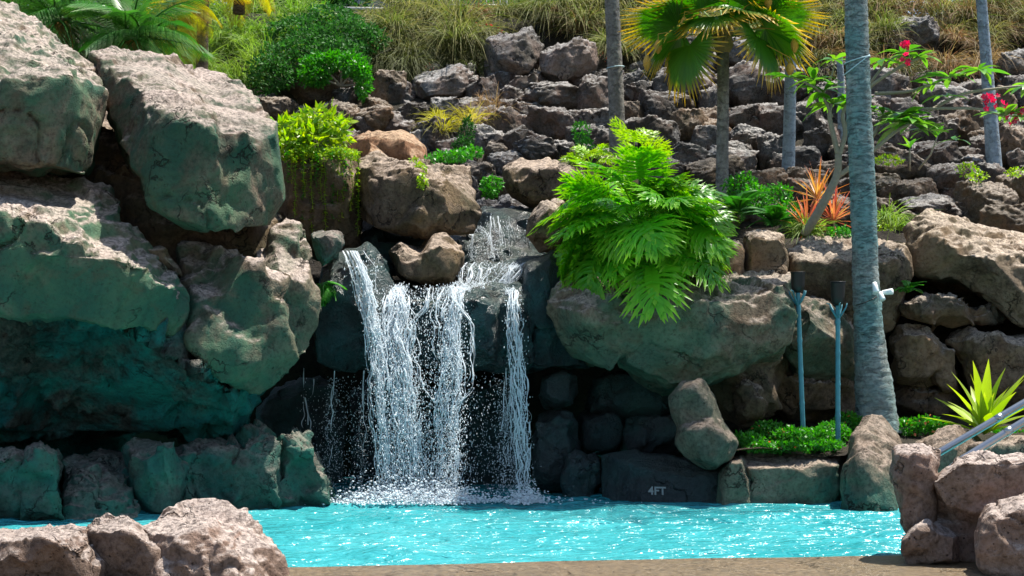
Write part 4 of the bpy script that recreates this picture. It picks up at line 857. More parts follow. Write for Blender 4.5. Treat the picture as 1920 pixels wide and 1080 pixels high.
def crown(t, top, n, L, mats, seed, el=(-0.3, 1.1), W=0.55):
    """feather crown at the head of a tall palm"""
    rg = random.Random(seed); ms = [pinnate(L * k, W, seed + i, 40, 0.9).me('frond') for i, k in enumerate((1, 0.9))]
    for m_, mm in zip(ms, (mats * 2)[:2]): m_.materials.append(mm)
    for i in range(n):
        link('frond', ms[i % 2], None, t, top, rot_to(i * 2.4, el[0] + (el[1] - el[0]) * i / n + rg.uniform(-0.1, 0.1)))

# ------------------------------------------------------------------ palms
def px_rel(base, rows): return [tuple(P(x, y, d) - base) for x, y, d in rows]
B = P(1643, 786, 18.35); t = thing('palm_tree', 'tall grey ringed palm trunk with flared foot behind the torches', 'palm tree', B)
trunk(t, [(0.03, 0, -0.15)] + px_rel(B, [(1643, 786, 18.35), (1640, 740, 18.35), (1635, 690, 18.35), (1628, 600, 18.35), (1622, 500, 18.35), (1618, 350, 18.35), (1610, 200, 18.35), (1605, 0, 18.35), (1600, -400, 18.35)]),
      [0.27, 0.245, 0.225, 0.195, 0.165, 0.146, 0.148, 0.142, 0.132, 0.12], M['trunk_shade_teal'], ring=0.085, amp=0.06, seed=3)
top = Vector(px_rel(B, [(1600, -400, 18.35)])[0]); crown(t, top, 16, 2.6, [M['areca']], 61)
b = MB()                                   # ropes wound round the trunk
for (xa, ya, xb, yb) in ((1588, 142, 1626, 102), (1588, 122, 1628, 104)):
    c0 = Vector(px_rel(B, [((xa + xb) / 2 - 1, (ya + yb) / 2, 18.35)])[0]); pts = []
    for k in range(25):
        a_ = 2 * math.pi * k / 24; pts.append(c0 + Vector((math.cos(a_) * 0.146, math.sin(a_) * 0.146, math.cos(a_) * 0.115 * (1 if ya > 130 else 0.35))))
    b.tube(pts, 0.007, 5, False)
b.build('rope', M['rope'], t)
def palm(label, rows, rad, mat, fr=12, L=2.2, seed=1, ring=0.1, crown_mat=None):
    B = P(*rows[0]); t = thing('palm_tree', label, 'palm tree', B)
    trunk(t, [(0, 0, -0.3)] + px_rel(B, rows), [rad[0]] + list(rad), mat, ring=ring, amp=0.035, seed=seed)
    if fr: crown(t, Vector(px_rel(B, rows[-1:])[0]), fr, L, [crown_mat or M['areca']], seed)
    return t
t = palm('grey palm trunk standing between the rock wall and the lime plant', [(1158, 305, 24.0), (1156, 200, 24.0), (1150, 60, 24.0), (1147, 0, 24.0), (1140, -330, 24.0)], [0.125, 0.118, 0.112, 0.11, 0.10], M['trunk_grey'], seed=5)
b = MB(); c0 = Vector(px_rel(P(1158, 305, 24.0), [(1154, 127, 24.0)])[0])
b.tube([c0 + Vector((math.cos(k * .262) * 0.13, math.sin(k * .262) * 0.13, math.cos(k * .262) * 0.015)) for k in range(25)], 0.008, 5, False); b.build('rope', M['rope'], t)
palm('slim pale blue palm trunk right of the fan palm', [(1477, 345, 23.6), (1480, 250, 23.6), (1483, 100, 23.6), (1485, 0, 23.6), (1487, -330, 23.6)], [0.10, 0.092, 0.082, 0.08, 0.07], M['trunk_blue'], seed=6)
palm('pale blue leaning palm trunk near the right edge', [(1865, 322, 24.0), (1856, 200, 24.0), (1848, 100, 24.0), (1840, 0, 24.0), (1815, -330, 24.0)], [0.118, 0.10, 0.085, 0.08, 0.075], M['trunk_blue'], seed=7)
palm('slender blue trunk glimpsed just left of the tall ringed palm', [(1578, 300, 25.0), (1577, 150, 25.0), (1574, 108, 25.0)], [0.06, 0.055, 0.05], M['trunk_blue'], fr=0, seed=8)
palm('short dark brown palm trunk above the big left boulders', [(379, 112, 26.5), (380, 60, 26.5), (381, 0, 26.5), (382, -120, 26.5)], [0.10, 0.095, 0.10, 0.09], M['trunk_brown'], fr=0, seed=9)
# fan palm
B = P(1354, 345, 22.6); t = thing('fan_palm', 'short fan palm with yellow-tipped green fans in front of the rock wall', 'palm tree', B)
trunk(t, [(0, 0, -0.3)] + px_rel(B, [(1354, 345, 22.6), (1355, 250, 22.6), (1356, 150, 22.6), (1356, 92, 22.6)]), [0.095, 0.092, 0.085, 0.085, 0.085], M['trunk_grey'], ring=0.06, amp=0.03, seed=12)
head = Vector(px_rel(B, [(1356, 78, 22.6)])[0]); b = MB()
b.tube([head + Vector((0, 0, -0.16)), head + Vector((0, 0, -0.05)), head + Vector((0, 0, 0.1)), head + Vector((0, 0, 0.25))], [0.09, 0.15, 0.11, 0.05], 14)
for k in range(40):
    a_ = k * 2.4; z = -0.12 + 0.3 * (k / 40); u = Vector((math.cos(a_), math.sin(a_), 0))
    b.strip([head + u * 0.08 + Vector((0, 0, z)), head + u * 0.17 + Vector((0, 0, z + 0.08)), head + u * 0.2 + Vector((0, 0, z + 0.16))], [u.cross(Vector((0, 0, 1)))] * 3, [0.03, 0.025, 0.005])
b.build('crown_shaft', M['fibre'], t)
fans = [fan_blade(0.80, R(108), 40 + k).me('fan_blade') for k in range(3)]
for m_ in fans: m_.materials.append(M['fan'])
def fan(az, el, pl, droop, sc=1.0, roll=0.0, k=0):
    """petiole leaves the head at az/el; the blade is tipped down by droop"""
    d = Vector((math.sin(az) * math.cos(el), math.cos(az) * math.cos(el), math.sin(el))); h = head + Vector((0, 0, 0.05)); e = h + d * pl - Vector((0, 0, 0.06 * pl))
    bb = MB(); bb.tube([h, h + d * pl * 0.5 + Vector((0, 0, 0.03)), e], [0.016, 0.012, 0.009], 6)
    fr_ = bb.build('frond', M['stem'], t)
    o = link('fan_blade', fans[k % 3], None, fr_, e, (el - droop, roll, -az)); o.scale = [sc] * 3
W_, E_, S_, N_ = R(270), R(90), R(180), 0
fan(R(238), R(-12), 0.62, R(62), 1.05, 0.25, 0); fan(R(262), R(5), 0.62, R(35), 1.0, 0.35, 1); fan(R(285), R(22), 0.7, R(15), 1.05, 0.5, 2); fan(R(128), R(-2), 0.55, R(58), 1.05, -0.3, 1)
fan(R(100), R(14), 0.6, R(38), 1.1, -0.4, 0); fan(R(75), R(26), 0.72, R(20), 1.1, -0.5, 2); fan(R(200), R(30), 0.5, R(50), 0.9, 0.1, 1); fan(R(160), R(40), 0.5, R(45), 0.9, -0.1, 0)
fan(R(310), R(45), 0.6, R(20), 1.0, 0.3, 2); fan(R(50), R(48), 0.6, R(20), 1.0, -0.3, 1); fan(R(0), R(60), 0.6, R(20), 1.0, 0, 0); fan(R(180), R(70), 0.5, R(30), 0.9, 0, 2); fan(R(250), R(50), 0.55, R(35), 0.95, 0.2, 0); fan(R(110), R(55), 0.55, R(35), 0.95, -0.2, 1)
for (px, py, h_) in ((1283, 45, 0.20), (1234, 88, 0.2), (1291, 137, 0.2), (1213, 118, 0.22), (1490, 85, 0.22), (1481, 130, 0.18), (1440, 5, 0.15)):
    e = Vector(px_rel(B, [(px, py, 22.3)])[0]); b = MB(); n = 9
    b.tube([e + Vector((0, 0, h_ * (0.5 - k / (n - 1)))) for k in range(n)], [0.055 * max(0.15, math.sin(math.pi * (0.1 + 0.85 * k / (n - 1)))) * (1 + 0.12 * (k % 2)) for k in range(n)], 9)
    b.tube([head + Vector((0, 0, 0.1)), (head + e) / 2 + Vector((0, 0, 0.22)), e + Vector((0, 0, h_ * 0.9)), e + Vector((0, 0, h_ * 0.4))], 0.006, 5, False)
    b.build('seed_pod', M['pod'], t)

# feather palms at the top left
def clump_palm(label, base, n, L, mat, seed, el=(0.1, 1.35), W=0.42, dead=0, trunk_h=0.0):
    rg = random.Random(seed); t = thing('feather_palm', label, 'palm tree', base)
    ms = [pinnate(L * k, W, seed + i, 52, dp, 0.5, 0.55, 0.0055).me('frond') for i, (k, dp) in enumerate(((1, 0.8), (0.85, 1.1), (1.1, 0.6)))]
    for m_ in ms: m_.materials.append(mat)
    for i in range(n):
        o = link('frond', ms[i % 3], None, t, (rg.uniform(-0.15, 0.15), rg.uniform(-0.15, 0.15), trunk_h), rot_to(i * 2.4 + rg.uniform(-0.3, 0.3), el[0] + (el[1] - el[0]) * i / n + rg.uniform(-0.15, 0.15)))
    if dead:
        dm = pinnate(L * 0.7, W * 0.8, seed + 9, 36, 1.4, 0.2, 0.8).me('dead_frond'); dm.materials.append(M['dead_frond'])
        for i in range(dead): link('dead_frond', dm, None, t, (0, 0, trunk_h), rot_to(2.6 + i * 0.9, -0.2 + rg.uniform(-0.2, 0.2)))
    b = MB(); b.tube([(0, 0, -0.4), (0.02, 0, trunk_h * 0.5), (0, 0, trunk_h + 0.05)], [0.10, 0.08, 0.07], 10); b.build('trunk', M['trunk_brown'], t)
    return t
clump_palm('dense green feather palm behind the top left boulder', P(120, 140, 23.0), 34, 1.35, M['areca'], 71, el=(-0.6, 1.3), dead=4, trunk_h=0.75)
clump_palm('green feather palm with hanging dead fronds right of the densest one', P(255, 150, 22.6), 32, 1.15, M['areca'], 72, el=(-0.6, 1.3), dead=4, trunk_h=0.55)
clump_palm('dark green feather palm at the far top left corner', P(30, 60, 25.0), 24, 1.5, M['areca'], 73, dead=3, trunk_h=0.4)
clump_palm('yellow-fronded feather palm hanging in from the top of the frame', P(320, 40, 25.0), 18, 1.15, M['areca_yellow'], 74, el=(-0.7, 1.2), trunk_h=0.3)
clump_palm('thin yellow feather palm left of the green bush at the top', P(448, -20, 26.0), 10, 1.2, M['areca_yellow'], 75, el=(-0.9, 0.8), trunk_h=0.5, W=0.3)

# ------------------------------------------------------------------ big plants
philodendron('huge bright green split-leaf philodendron spilling over the right boulder', P(1200, 448, 18.05), 125, 1.08, 81, M['philo'], el=(-0.5, 1.2))
philodendron('lime split-leaf plant rising in front of the grey palm trunk', P(1185, 325, 20.6), 9, 0.6, 82, M['philo_lime'], el=(0.5, 1.5))
philodendron('small yellow-lime split-leaf plant left of the lime one', P(1108, 330, 20.6), 11, 0.42, 83, M['philo_lime'], el=(0.3, 1.4))
rosette('lily', 'bright yellow-green strap-leaved lily in front of the right boulders', 'plant', P(1846, 815, 18.0), [M['lily']], 26, 0.80, 0.062, el=(0.35, 1.5), arch=0.32, seed=3, fold=0.35)
GT = 'spiky orange ti plants under the plumeria'
for (px, py, d, n, st, mm, lb) in ((1533, 375, 20.6, 46, 0.28, 'ti', 'tallest spiky orange ti plant under the plumeria, upper rosette'), (1513, 430, 20.2, 42, 0.12, 'ti_red', 'spiky orange-red ti plant left of the leaning plumeria stem'),
                                   (1563, 415, 20.3, 46, 0.2, 'ti_red', 'reddest spiky ti plant, right behind the leaning plumeria stem')):
    rosette('ti_plant', lb, 'plant', P(px, py, d) - Vector((0, 0, st)), [M[mm], M['ti']], n, 0.52, 0.015, el=(-0.25, 1.5), arch=0.28, seed=px, group=GT, stem=st)
def fern(label, loc, n, L, seed, mat, W=0.16, el=(0.1, 1.2), cat='fern'):
    rg = random.Random(seed); t = thing('fern', label, cat, loc); ms = [pinnate(L * k, W, seed + i, 26, 1.0, 0.1, 0.15).me('frond') for i, k in enumerate((1, 0.8))]
    for m_ in ms: m_.materials.append(mat)
    for i in range(n): link('frond', ms[i % 2], None, t, (0, 0, 0), rot_to(i * 2.4 + rg.uniform(-0.3, 0.3), rg.uniform(*el)))
    return t
fern('dark green fern at the foot of the fan palm', P(1385, 400, 20.6), 24, 0.62, 5, M['fern'])
fern('green fern low down left of the orange ti plants', P(1455, 420, 20.4), 18, 0.5, 6, M['fern'])
fern('small bright fern growing from the cleft left of the water spout', P(606, 535, 17.3), 14, 0.28, 7, M['mid_leaf'], 0.08, (-0.7, 0.6))
fern('tiny fern in the dark gap right of the tall palm', P(1705, 545, 19.0), 10, 0.24, 8, M['mid_leaf'], 0.07, (0.2, 1.2))

# plumeria
B = P(1508, 440, 19.9); t = thing('plumeria', 'sprawling plumeria with pink flowers leaning behind the tall palm', 'tree', B)
pl = plum_l = []
lm = []
for k in range(3):
    m_ = strap_leaf(0.36 + 0.04 * k, 0.052, 0.35 + 0.2 * k, 6, 0.2, 0.55).me('leaf'); m_.materials.append(M['plum']); lm.append(m_)
def branch(rows, r0, r1, par=None):
    b = MB(); pts = [Vector(x) for x in px_rel(B, rows)]
    sm = []
    for i in range(len(pts) - 1):
        for k in range(4):
            u = k / 4; p0, p1, p2, p3 = pts[max(i - 1, 0)], pts[i], pts[i + 1], pts[min(i + 2, len(pts) - 1)]
            sm.append(0.5 * ((2 * p1) + (p2 - p0) * u + (2 * p0 - 5 * p1 + 4 * p2 - p3) * u * u + (3 * p1 - p0 - 3 * p2 + p3) * u ** 3))
    sm.append(pts[-1]); b.tube(sm, [r0 + (r1 - r0) * i / (len(sm) - 1) for i in range(len(sm))], 8)
    return b.build('branch', M['bark'], t)
D = 19.7
for rows, r0, r1 in (
        ([(1508, 440, 19.9), (1530, 405, 19.8), (1556, 358, D), (1570, 325, D), (1572, 290, D)], 0.062, 0.045), ([(1572, 292, D), (1562, 250, D), (1555, 215, D), (1560, 195, D)], 0.036, 0.022), ([(1572, 295, D), (1585, 250, D), (1580, 215, D), (1592, 190, D)], 0.034, 0.02),
        ([(1572, 330, D), (1600, 310, D), (1640, 280, 19.5), (1680, 246, 19.4), (1705, 232, 19.3)], 0.034, 0.018), ([(1600, 310, D), (1640, 250, 19.6), (1660, 218, 19.6), (1720, 205, 19.5)], 0.028, 0.016), ([(1585, 240, D), (1625, 170, 19.7), (1680, 130, 19.6), (1725, 108, 19.5)], 0.028, 0.016),
        ([(1625, 165, 19.7), (1660, 120, 19.8), (1690, 100, 19.8)], 0.02, 0.012), ([(1660, 218, 19.6), (1730, 212, 19.5), (1800, 178, 19.4), (1870, 166, 19.3), (1930, 160, 19.3)], 0.024, 0.013), ([(1720, 205, 19.5), (1780, 203, 19.4), (1840, 205, 19.3), (1880, 218, 19.2)], 0.02, 0.013),
        ([(1640, 175, 19.6), (1700, 172, 19.5), (1740, 160, 19.4), (1790, 140, 19.4), (1835, 130, 19.3)], 0.022, 0.012), ([(1560, 220, D), (1540, 175, 19.6), (1510, 155, 19.5), (1482, 145, 19.5)], 0.02, 0.01), ([(1560, 200, D), (1545, 175, D), (1560, 140, D), (1565, 115, D)], 0.016, 0.009)):
    branch(rows, r0, r1)
def tuft(px, py, d, n, seed, up=0.5, sc=1.0):
    rg = random.Random(seed); c = Vector(px_rel(B, [(px, py, d)])[0])
    for i in range(n):
        o = link('leaf', lm[i % 3], None, t, c, (rg.uniform(-0.45, 0.9) * up + 0.1, rg.uniform(-0.4, 0.4), -(i * 2.4 + rg.uniform(-0.4, 0.4)))); o.scale = [sc * rg.uniform(0.7, 1.15)] * 3
for k, (px, py, d, n, sc) in enumerate(((1482, 146, 19.5, 9, 0.9), (1525, 150, 19.5, 13, 0.95), (1565, 112, 19.7, 9, 0.85), (1562, 195, D, 13, 1.0), (1590, 188, D, 9, 0.9), (1545, 170, 19.6, 9, 0.9), (1705, 232, 19.3, 26, 1.2), (1690, 215, 19.4, 14, 1.1), (1655, 215, 19.6, 10, 1.0), (1722, 106, 19.5, 14, 0.9),
        (1690, 100, 19.8, 10, 0.9), (1655, 112, 19.8, 7, 0.9), (1745, 160, 19.4, 9, 0.85), (1780, 145, 19.4, 12, 0.95), (1835, 132, 19.3, 14, 1.0), (1885, 218, 19.2, 14, 1.0), (1930, 160, 19.3, 10, 0.9), (1775, 180, 19.4, 6, 0.8), (1640, 205, 19.6, 8, 0.9), (1740, 245, 19.4, 8, 0.8), (1790, 262, 19.4, 5, 0.7), (1920, 215, 19.2, 9, 0.9))):
    tuft(px, py, d, n, 500 + k, sc=sc)
fl = MB()
for k in range(6):
    a_ = k * 2 * math.pi / 5; u = Vector((math.cos(a_), math.sin(a_), 0.25)) if k < 5 else Vector((0, 0, 1))
    s_ = Vector((-math.sin(a_), math.cos(a_), 0)); fl.strip([u * 0.004, u * 0.022, u * 0.04], [s_] * 3, [0.006, 0.016, 0.006], 0.1)
flm = fl.me('flower'); flm.materials.append(M['pink'])
for (px, py, d, n, w_, h_) in ((1866, 192, 19.1, 14, 22, 14), (1908, 213, 19.1, 9, 14, 10), (1699, 100, 19.3, 12, 8, 20), (1893, 225, 19.1, 3, 14, 8)):
    for i in range(n):
        link('flower', flm, None, t, Vector(px_rel(B, [(px + rnd.uniform(-w_, w_), py + rnd.uniform(-h_, h_), d + rnd.uniform(-0.06, 0.06))])[0]), (rnd.uniform(0.4, 1.8), rnd.uniform(-0.6, 0.6), rnd.uniform(0, 6)))
def sapling(label, rows, seed):
    B_ = P(*rows[0]); t_ = thing('plumeria_sapling', label, 'plant', B_); b = MB(); b.tube([tuple(P(*q) - B_) for q in rows], [0.014, 0.012, 0.009], 6); b.build('stem', M['bark'], t_)
    for i in range(7):
        o = link('leaf', lm[i % 3], None, t_, P(*rows[-1]) - B_, (rnd.uniform(0.2, 1.2), 0, i * 2.4)); o.scale = [0.6] * 3
sapling('thin leaning sapling among the stones right of the tall palm', [(1722, 318, 21.5), (1745, 290, 21.4), (1758, 255, 21.3)], 1)
sapling('short upright sapling left of the leaning one', [(1706, 320, 21.6), (1706, 300, 21.5), (1706, 278, 21.5)], 2)

# ------------------------------------------------------------------ shrubs, vines, ground cover
def shrub(name, label, base, mat, centers, rpx, n, size, seed, cat='bush', **kw):
    """foliage lumps given as (px,py,d) with radii in photo pixels; thin stems inside"""
    t = thing(name, label, cat, base); cs = [tuple(P(*c)) for c in centers]; rs_ = [tuple(r * c[2] / F for r in q) for q, c in zip(rpx, centers)]
    cloud_obj('foliage', t, mat, cs, rs_, n, size, seed, **kw)
    b = MB()
    for c in cs[:6]: b.tube([(0, 0, -0.1), (Vector(c) - t.location) * 0.6 + Vector((0, 0, -0.05)), Vector(c) - t.location], [0.02, 0.014, 0.008], 6)
    b.build('stem', M['bark'], t); return t
shrub('shrub', 'dense dark green bush at the top left of the stone wall', P(580, 170, 27.0), M['dark_leaf'], [(590, 90, 27.2), (650, 70, 27.5), (540, 110, 26.8), (510, 140, 26.4), (630, 110, 26.8), (560, 60, 27.8), (620, 40, 28.2), (690, 80, 27.6)],
      [(60, 55, 42), (55, 55, 40), (50, 45, 40), (45, 40, 38), (55, 50, 40), (60, 55, 30), (60, 55, 30), (40, 45, 35)], 15000, 0.075, 91)
shrub('shrub', 'bright green leafy spray draped over the stones below the dark bush', P(640, 150, 26.2), M['mid_leaf'], [(600, 118, 26.3), (640, 112, 26.2), (665, 128, 26.1), (682, 155, 26.0), (590, 140, 26.2)], [(38, 30, 16), (38, 30, 14), (26, 25, 18), (14, 20, 30), (30, 30, 20)], 3200, 0.085, 92)
shrub('shrub', 'lime green shrub with drooping yellow leaves above the hanging vines', P(572, 285, 19.4), M['lime_leaf'], [(560, 245, 19.4), (600, 225, 19.4), (632, 240, 19.3), (540, 265, 19.2), (590, 262, 19.2), (515, 240, 19.3), (640, 258, 19.2)],
      [(40, 35, 24), (40, 35, 20), (22, 25, 18), (35, 30, 22), (40, 35, 24), (24, 22, 14), (12, 15, 18)], 1500, 0.13, 93, aspect=2.8)
t = thing('hanging_vine', 'curtain of trailing vines with small leaves hanging over the dark boulder', 'vine', P(600, 290, 19.0))
for k in range(15):
    px = 535 + k * 9.6 + rnd.uniform(-4, 4); ln = rnd.uniform(60, 150) if k < 14 else 160; d = 18.92 + rnd.uniform(-0.05, 0.05); pts = []; b = MB(); z0 = 283 + rnd.uniform(-4, 8)
    for i in range(14): pts.append(P(px + rnd.uniform(-2, 2), z0 + ln * i / 13, d - 0.02 * math.sin(i)) - t.location)
    b.tube(pts, 0.0035, 4, False)
    for i in range(int(ln * 0.9)):
        q = pts[rnd.randrange(len(pts) - 1)].lerp(pts[rnd.randrange(1, len(pts))], rnd.random() * 0.1); q = pts[min(13, int(i / (ln * 0.9) * 13))].lerp(pts[min(13, int(i / (ln * 0.9) * 13) + 1)], rnd.random())
        a_ = rnd.uniform(0, 6.28); u = Vector((math.cos(a_), math.sin(a_) * 0.7 - 0.3, rnd.uniform(-0.5, 0.2))).normalized(); s_ = u.cross(Vector((0, 0, 1))).normalized(); l = rnd.uniform(0.028, 0.05)
        b.strip([q, q + u * l * 0.5, q + u * l], [s_] * 3, [0.002, l * 0.38, 0.001], rnd.random())
    b.build('vine_strand', M['lime_leaf'] if k % 3 else M['mid_leaf'], t)
cloud_obj('foliage', t, M['lime_leaf'], [tuple(P(x, 287 + 4 * math.sin(x), 19.1)) for x in range(535, 675, 14)], [(0.07, 0.16, 0.055)] * 10, 2600, 0.035, 95, aspect=1.6)
def small_cover(name, label, spots, mat, n, size, seed, flowers=None, cat='ground cover'):
    """low leafy mat: spots (px,py,d,rx,rz px)"""
    cs = [tuple(P(a_, b_, c_)) for a_, b_, c_, *_ in spots]; V, T, c = leaf_cloud(cs, [(q[3] * q[2] / F, q[3] * q[2] / F * 0.8, q[4] * q[2] / F) for q in spots], n, size, seed, aspect=1.7)
    loc = np.array(cs[0]); o = link(name, mesh(name, V - loc, T, True, c), mat, None, tuple(loc)); tag(o, label, cat, kind='stuff')
    if flowers:
        V, T, c = leaf_cloud(cs, [(q[3] * q[2] / F * 1.03, q[3] * q[2] / F * 0.85, q[4] * q[2] / F * 1.08) for q in spots], flowers[1], size * 0.9, seed + 1, aspect=1.1)
        link('flowers', mesh('flowers', V - loc, T, True, c), flowers[0], o)['kind'] = 'stuff'
small_cover('ground_cover', 'bright green leafy ground cover under the torches', [(1400, 826, 17.5, 32, 14), (1440, 812, 17.9, 36, 20), (1480, 818, 17.6, 36, 18), (1525, 820, 17.6, 36, 18), (1560, 812, 17.8, 34, 20), (1590, 795, 18.2, 24, 22), (1420, 836, 17.4, 30, 10), (1460, 838, 17.35, 34, 9), (1510, 836, 17.35, 34, 9), (1550, 834, 17.35, 30, 9)], M['mid_leaf'], 8500, 0.045, 101, (M['orange'], 50))
small_cover('ground_cover', 'leafy flowering ground cover between the palm foot and the lily', [(1700, 800, 18.3, 26, 16), (1735, 795, 18.3, 26, 14), (1765, 805, 18.2, 20, 14), (1890, 820, 18.6, 40, 18)], M['mid_leaf'], 2600, 0.045, 102, (M['orange'], 70))
small_cover('weeds', 'bright green weeds on top of the massive brown boulder', [(850, 292, 20.0, 34, 10), (885, 285, 20.2, 20, 10), (815, 298, 19.9, 18, 8)], M['mid_leaf'], 900, 0.05, 103)
small_cover('weeds', 'tuft of trailing leaves spilling down the massive brown boulder', [(788, 318, 18.75, 12, 14), (792, 340, 18.5, 9, 16), (775, 305, 19.0, 14, 8)], M['lime_leaf'], 420, 0.04, 104)
small_cover('weeds', 'bright weeds in the gap left of the flat-topped boulder', [(922, 345, 20.2, 18, 16), (918, 360, 20.1, 14, 10)], M['mid_leaf'], 500, 0.05, 105)
small_cover('weeds', 'green weeds in the stone wall below the yellow grass', [(875, 250, 24.2, 14, 30), (868, 275, 23.8, 20, 18)], M['dark_leaf'], 700, 0.055, 106)
small_cover('weeds', 'green weeds between stones left of the lime plants', [(1090, 250, 24.2, 16, 24), (1100, 275, 23.8, 16, 16)], M['mid_leaf'], 500, 0.05, 107)
small_cover('weeds', 'green creeper around the fern beneath the fan palm', [(1390, 350, 21.6, 30, 26), (1420, 370, 21.2, 26, 24), (1460, 365, 21.4, 30, 20), (1480, 400, 20.6, 26, 24), (1575, 440, 19.9, 26, 16)], M['mid_leaf'], 2600, 0.05, 108)
small_cover('weeds', 'lime weeds on the ledge near the right-hand palm', [(1815, 318, 22.6, 20, 14), (1835, 330, 22.2, 18, 10), (1905, 322, 22.5, 18, 8), (1665, 300, 22.8, 30, 8), (1660, 415, 20.8, 24, 16)], M['lime_leaf'], 900, 0.045, 109)

# ------------------------------------------------------------------ grasses on the bank
def tussocks(name, label, n, blades, x0, x1, y0, y1, L, mat, seed, dd=-0.1, w=0.007, up=0.75, fwd=0.5, spread=0.16, fixed=None, lift=0.4):
    """clumps of arching blades: each clump throws its blades outward and down the slope"""
    rs = np.random.RandomState(seed); px = rs.uniform(x0, x1, n); py = rs.uniform(y0, y1, n); clear = np.zeros(n, bool)
    for a_, b_, r_, h_ in ((962, 110, 62, 62), (1066, 120, 60, 58), (1715, 72, 44, 36), (1902, 122, 40, 50), (830, 158, 50, 32)): clear |= (np.abs(px - a_) < r_) & (py > b_ - h_) & (py < b_ + 60)
    clear |= (px > 600) & (px < 960) & (py < 30) & (x1 - x0 > 100)
    px, py = px[~clear], py[~clear]; n = len(px)
    d = np.array([hill_d(v) for v in py]) + dd if fixed is None else np.full(n, fixed); c = PA(np.stack([px, py, d], 1))
    m = n * blades; k = np.repeat(np.arange(n), blades); sz = (0.55 + 1.2 * rs.rand(n) ** 2)[k]
    a_ = rs.uniform(0, 2 * np.pi, m); rr = np.sqrt(rs.rand(m)); off = np.stack([np.cos(a_) * rr, np.sin(a_) * rr, 0 * rr], 1)
    root = c[k] + off * (spread * sz)[:, None]; root[:, 2] += rs.uniform(-0.05, 0.08, m) + (rs.rand(n) ** 1.5 * lift)[k]
    dr = off * rs.uniform(0.4, 1.3, m)[:, None] + np.array([0, -fwd, up])[None] * rs.uniform(0.4, 1.2, m)[:, None] + rs.normal(0, 0.18, (m, 3)); dr /= np.linalg.norm(dr, axis=1)[:, None]
    sd = np.cross(dr, rs.normal(0, 1, (m, 3))); sd /= np.linalg.norm(sd, axis=1)[:, None]; ll = L * sz * rs.uniform(0.5, 1.15, m); ww = w * rs.uniform(0.6, 1.4, m); dp = rs.uniform(0.35, 1.05, m); V = []
    for t in (0, 0.4, 0.75, 1.0):
        p = root + dr * (ll * t)[:, None]; p[:, 2] -= dp * ll * t * t; kk = (1 - t) ** 0.6 * ww
        V += [p - sd * kk[:, None], p + sd * kk[:, None]] if t < 1 else [p]
    V = np.stack(V, 1).reshape(-1, 3); b = np.arange(m)[:, None] * 7
    T = np.concatenate([b + np.array(q)[None] for q in ((0, 1, 3), (0, 3, 2), (2, 3, 5), (2, 5, 4), (4, 5, 6))], 0)
    tone = rs.rand(n)[k] * 0.65 + rs.rand(m) * 0.35
    col = np.stack([np.tile(np.array([0, 0, .4, .4, .75, .75, 1.0]), (m, 1)), np.repeat(tone[:, None], 7, 1)], -1).reshape(-1, 2); ctr = c.mean(0)
    return tag(link(name, mesh(name, V - ctr, T, True, col), M[mat], None, tuple(ctr)), label, 'grass', kind='stuff')
tussocks('grass', 'shaggy olive and straw grass hanging over the top of the stone wall', 170, 170, 690, 1190, 5, 128, 0.70, 'grass_dry', 201)
tussocks('grass', 'yellow-green grass around the short palm trunk at the top left', 80, 130, 290, 640, 30, 165, 0.60, 'grass_green', 202, up=0.9, fwd=0.3)
tussocks('grass', 'straw grass between the fan palm and the tall palm at the top', 120, 150, 1170, 1640, -15, 110, 0.62, 'grass_dry', 203)
tussocks('grass', 'reddish dry grass on the upper right bank', 70, 140, 1500, 2100, 20, 140, 0.60, 'grass_red', 204, up=0.5)
tussocks('grass', 'pale green grass along the top right edge of the bank', 120, 140, 1600, 2150, -40, 100, 0.62, 'grass_dry', 205)
tussocks('grass', 'brown-red stems mixed into the grass above the pale grey stones', 26, 120, 880, 1200, 40, 115, 0.5, 'grass_red', 206)
tussocks('grass', 'green grass on the crest of the bank in front of the railing', 90, 100, 400, 1250, -60, 12, 0.6, 'grass_green', 207, up=1.0, fwd=0.2)
tussocks('grass', 'long grey-green grass hanging down between the dark bush and the grey stones', 34, 190, 700, 900, 70, 140, 0.75, 'grass_olive', 213, up=0.4, fwd=0.8, lift=0.2)
tussocks('grass', 'dark olive grass filling the hollows of the bank behind the wall', 90, 110, 690, 2100, 20, 160, 0.5, 'grass_olive', 212, dd=0.1, up=0.5)
tussocks('grass', 'bright yellow grass tuft in the stone wall above the brown boulder', 9, 90, 812, 885, 205, 250, 0.42, 'grass_yellow', 208, dd=-0.4, w=0.005, up=1.0, spread=0.08, lift=0)
tussocks('grass', 'straw stems standing among the stones left of the grey pair', 6, 40, 880, 940, 185, 225, 0.5, 'grass_red', 209, dd=-0.4, w=0.004, up=1.1, fwd=0.1, spread=0.06, lift=0)
tussocks('grass', 'spidery green grass tuft right of the tall palm above the ledge', 4, 60, 1652, 1700, 408, 428, 0.42, 'grass_green', 210, fixed=20.4, w=0.006, spread=0.05, lift=0)
tussocks('grass', 'pale green grass tuft at the foot of the ti plants', 4, 110, 1488, 1520, 425, 440, 0.4, 'grass_green', 211, fixed=20.1, w=0.006, spread=0.06, lift=0)
small_cover('flowers', 'scattered red flowers in the grass above the stone wall', [(805, 122, hill_d(122) - 0.4, 12, 10), (905, 60, hill_d(60) - 0.4, 40, 14), (1150, 100, hill_d(100) - 0.4, 30, 16), (1670, 42, hill_d(42) - 0.3, 30, 10), (1440, 75, hill_d(75) - 0.4, 50, 14), (1765, 48, hill_d(48) - 0.3, 24, 9)], M['red'], 240, 0.07, 120, cat='flowers')
